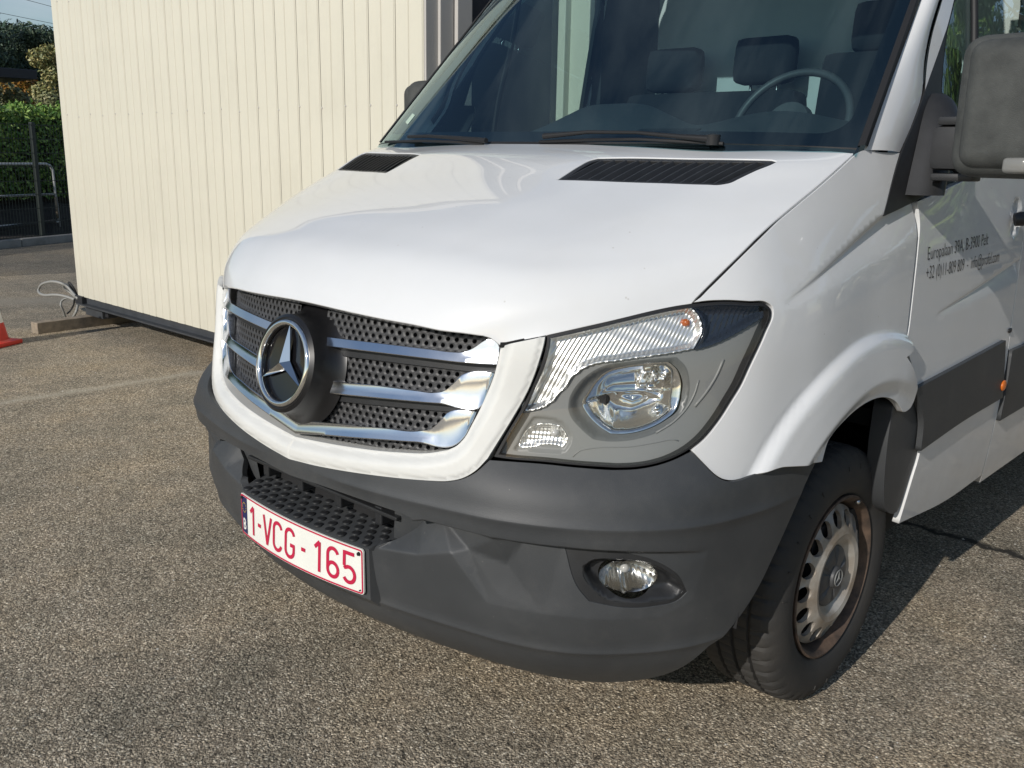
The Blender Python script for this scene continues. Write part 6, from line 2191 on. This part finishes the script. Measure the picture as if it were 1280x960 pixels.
for t in np.arange(-5.0, 6.5, .055): thin(kp_(t, .34, .08), kp_(t, .34, 1.72),   .0040)
for z in np.arange(.10, 1.75, .20): thin(kp_(-5.0, .337, z), kp_(6.5, .337, z), .0060)
o = rel(wm.build('wire_mesh', M['fence_green'], fence)); o['kind'] = 'stuff'
bar = empty('crowd_barrier', tuple(kp_(1.1, .95, 0)))
tag(bar, 'galvanised tubular crowd barrier standing behind the wire fence', 'barrier')
b0, b1 = .12, 2.12
zt, zm = 1.13, .66
bm2 = MB()
pts = [kp_(b1 + .03, .95, .10), kp_(b1 + .01, .95, .6), kp_(b1 - .01, .95, zt - .09), kp_(b1 - .05, .95, zt - .025), kp_(b1 - .13, .95, zt), kp_(b0 + .13, .95, zt), kp_(b0 + .02, .95, zt - .05), kp_(b0, .95, zt - .14), kp_(b0, .95, .10)]
bm2.tube(pts, .021, 8)
rel(bm2.build('frame_tube', M['galvanised'], bar, 3.2))
rel(MB().tube([kp_(b0, .95, zm), kp_(b1 - .02, .95, zm)], .017, 8).build('rail', M['galvanised'], bar, 3.2))
rel(MB().tube([kp_(b0, .95, .22), kp_(b1 + .02, .95, .22)], .017, 8).build('rail', M['galvanised'], bar, 3.2))
rel(MB().tube([kp_(b1 + .02, .955, .28), kp_(b1 + .005, .955, .62)], .026, 8).build('sleeve', M['timber'], bar, 3.2))
# things thrown down behind the fence
for (t, n_, l_, w_, h_, rz, nm, lab, cat, mt, tilt) in (
        (-.35, .62, .9, .10, .05, .25, 'plank', 'dark narrow plank lying on the soil behind the fence, nearest the left edge', 'plank', 'sheet_dark', .10),
        (1.1, .70, 1.3, .09, .05, -.10, 'plank', 'long dark plank lying across the soil beside the barrier leg', 'plank', 'sheet_dark', -.06),
        (-.1, .30, .32, .22, .20, .3, 'black_crate', 'small black crate by the foot of the fence', 'crate', 'sheet_dark', 0)):
    o = MB().box((0, 0, 0), (l_, w_, h_), bev=.008).build(nm, M[mt], None, R_(40))
    o.location = tuple(kp_(t, n_, .17 + h_ / 2 + abs(tilt) * l_ * .4)); o.rotation_euler = (0, tilt, KA + rz)
    tag(o, lab, cat)
def leaves(name, pts, nrm, size, mat, parent=None, jit=.9, asp=.5):
    """one small folded face per leaf"""
    n = len(pts)
    d = rng.normal(size=(n, 3)) * jit + nrm
    d /= np.linalg.norm(d, axis=1, keepdims=True)
    a = np.cross(d, rng.normal(size=(n, 3))); a /= np.linalg.norm(a, axis=1, keepdims=True)
    b = np.cross(d, a)
    s = size * rng.uniform(.6, 1.3, (n, 1))
    V = np.stack([pts - a * s, pts - b * s * asp + d * s * .12, pts + a * s, pts + b * s * asp + d * s * .12], 1).reshape(-1, 3)
    me = bpy.data.meshes.new(name)
    me.vertices.add(4 * n); me.vertices.foreach_set('co', V.ravel())
    me.loops.add(4 * n); me.loops.foreach_set('vertex_index', np.arange(4 * n))
    me.polygons.add(n); me.polygons.foreach_set('loop_start', np.arange(0, 4 * n, 4)); me.polygons.foreach_set('loop_total', np.full(n, 4))
    me.update(calc_edges=True)
    return link(name, me, MATS[mat], parent)
# laurel hedge
hedge = empty('hedge', tuple(kp_(0, 2.4)))
tag(hedge, 'dense clipped green laurel hedge behind the wire fence', 'hedge')
n = 46000
t = rng.uniform(-8, 9, n); q = rng.uniform(0, 1, n)
topz = 2.02 + .05 * np.sin(t * 1.7) + .04 * np.sin(t * 4.9)
face = rng.uniform(0, 1, n) < .72
nn_ = np.where(face, 1.75 + rng.normal(0, .07, n) + .05 * np.sin(t * 3.3), rng.uniform(1.8, 2.7, n))
z = np.where(face, .55 + (topz - .55) * q ** .9, topz + rng.normal(0, .05, n))
P = K0 + t[:, None] * KT + nn_[:, None] * KN + np.stack([0 * z, 0 * z, z], 1)
nr = np.where(face[:, None], -KN + np.array([0, 0, .35]), np.array([0, 0, 1.0]))
rel(leaves('foliage', P, nr, .042, 'leaf_laurel', hedge, 1.1, .45))
rel(kbox(MB(), .5, 2.35, 1.0, (17.0, .80, 1.75)).build('hedge_core', M['soil'], hedge))
# trees
def tree(name, label, cat, base, h, spread, mat, n, leaf, group=None, kind='round', z0=.25, seed=1):
    r = np.random.default_rng(seed)
    e = empty(name, tuple(base)); tag(e, label, cat, group)
    mb = MB()
    th = h * (.82 if kind != 'conifer' else .95)
    tr = .028 * h
    pts = [Vector((r.normal(0, .03) * h * k * .3, r.normal(0, .03) * h * k * .3, th * k)) for k in np.linspace(0, 1, 7)]
    mb.tube(pts, [tr * (1 - .85 * k) for k in np.linspace(0, 1, 7)], 7)
    lobes = []
    nl = 26 if kind != 'conifer' else 40
    for i in range(nl):
        k = r.uniform(z0, 1.0)
        w = r.uniform(0, 2 * math.pi)
        if kind == 'conifer': rad = spread * (1.05 - k) ** .8 * r.uniform(.55, 1.05)
        else: rad = spread * math.sqrt(max(.02, 1 - ((k - (z0 + .32)) / (.75)) ** 2)) * r.uniform(.35, .95)
        c = np.array([rad * math.cos(w), rad * math.sin(w), h * k])
        s0 = pts[min(6, int(max(0.05, k - .12) * 6))]
        mb.tube([s0, Vector(c) * .55 + Vector(s0) * .45 + Vector((0, 0, .04 * h)), Vector(c)], [tr * .28, tr * .16, tr * .05], 5, caps=False)
        lobes.append((c, spread * r.uniform(.20, .38)))
    mb.build('trunk', M['wood_bark'], e, R_(60))
    per = n // nl
    PP = []; NN = []
    for c, s in lobes:
        d = r.normal(size=(per, 3)); d /= np.linalg.norm(d, axis=1, keepdims=True)
        rad = s * r.uniform(.15, 1.0, (per, 1)) ** .5
        flat = np.array([1, 1, .45 if kind == 'conifer' else .75])
        PP.append(c + d * rad * flat * r.uniform(.8, 1.25)); NN.append(d + np.array([0, 0, .4]))
    PP = np.concatenate(PP); PP[:, 2] = np.clip(PP[:, 2], .1, None)
    global rng
    keep = rng; rng = r
    leaves('crown', PP, np.concatenate(NN), leaf, mat, e, .7, .5 if kind != 'conifer' else .3)
    rng = keep
    return e
tree('pine_tree', 'tall dark evergreen tree at the far left edge against the sky', 'tree', (-31.2, 8.1, 0), 5.7, 2.6, 'leaf_conifer', 26000, .085, 'dark evergreens behind the hedge', 'conifer', .15, 11)
tree('pine_tree', 'dark evergreen tree right of the tallest one, above the autumn tree', 'tree', (-32.0, 10.6, 0), 5.15, 2.5, 'leaf_conifer', 26000, .085, 'dark evergreens behind the hedge', 'conifer', .15, 12)
tree('pine_tree', 'lower dark evergreen half hidden by the cabin wall', 'tree', (-30.5, 12.6, 0), 5.0, 2.6, 'leaf_conifer', 20000, .085, 'dark evergreens behind the hedge', 'conifer', .15, 13)
tree('pine_tree', 'dark evergreen standing deepest, filling the gap between the other evergreens', 'tree', (-36.0, 11.5, 0), 5.3, 3.2, 'leaf_conifer', 13000, .15, 'dark evergreens behind the hedge', 'conifer', .1, 16)
tree('autumn_tree', 'olive and yellow autumn tree in front of the dark evergreens', 'tree', (-22.0, 7.75, 0), 3.62, 1.05, 'leaf_autumn', 20000, .042, None, 'round', .2, 14)
tree('autumn_tree', 'small orange-leaved tree beside the dark flat roof', 'tree', (-25.0, 7.55, 0), 3.25, .6, 'leaf_orange', 5000, .045, None, 'round', .3, 15)
tree('bush', 'pale olive bush rising above the hedge at the left edge', 'bush', (-19.0, 5.0, 0), 2.5, 1.0, 'leaf_bush', 12000, .042, None, 'round', .2, 17)
tree('bush', 'brownish bush above the hedge next to the cabin wall', 'bush', (-19.4, 6.6, 0), 2.45, .9, 'leaf_bush', 11000, .042, None, 'round', .2, 18)
# dark flat roof between the trees
rp = at(31, 94, 'x', -17.8)
sh = empty('shed', (-18.0, rp[1] - 2.0, 0))
tag(sh, 'low dark shed with a flat overhanging roof between hedge and trees', 'shed')
MB().box((0, .35, rp[2] - .02), (1.6, 3.3, .17), bev=.01).build('roof', M['navy'], sh)
MB().box((-.1, -.2, rp[2] / 2 - .06), (1.2, 1.9, rp[2] - .12)).build('wall', M['sheet_dark'], sh)
# overhead lines
for (p0, p1, lab) in (((0, -9), (62, 7.5), 'upper thin overhead wire crossing the sky'), ((0, 16), (64, 29), 'lower thin overhead wire crossing the sky')):
    a, b_ = at(*p0, 'x', -60.0), at(*p1, 'x', -60.0)
    d = b_ - a
    o = MB().tube([a - d * 6, a, b_, b_ + d * 6], .014, 5).build('overhead_wire', M['cable_black'])
    tag(o, lab, 'wire', 'overhead wires')
LBL = ['lowest dark green tree of the row, nearest behind the van', 'mid green tree second from the van in the row', 'dark green tall tree directly behind the van', 'dark green broad tree in the middle of the row', 'light green tree far behind the middle of the row',
       'tallest dark tree at the far end of the row', 'light green broad tree on the outer side of the row', 'dark tree on the outer side, level with the van rear', 'dark tree at the near end of the row beside the van']
# trees on the van's left, out of the frame: the side window and the door mirror them
for i, (x, y, h, s, mt) in enumerate(((5.5, 13.0, 3.6, 1.9, 'leaf_conifer'), (8.2, 17.5, 4.4, 2.2, 'leaf_laurel'), (7.2, 23.0, 5.6, 2.4, 'leaf_conifer'), (11.5, 15.0, 4.6, 2.3, 'leaf_conifer'),
                                      (12.5, 22.0, 5.4, 2.5, 'leaf_laurel'), (10.5, 29.0, 6.0, 2.7, 'leaf_conifer'), (15.5, 18.0, 5.2, 2.5, 'leaf_laurel'), (14.5, 11.0, 4.4, 2.2, 'leaf_conifer'), (16, 6.0, 4.4, 2.2, 'leaf_conifer'))):
    tree('garden_tree', LBL[i], 'tree', (x - 1.35, y, 0), h * 1.42, s, mt, 9000, .13, 'trees in the row on the far side of the van', 'round', .08, 40 + i)
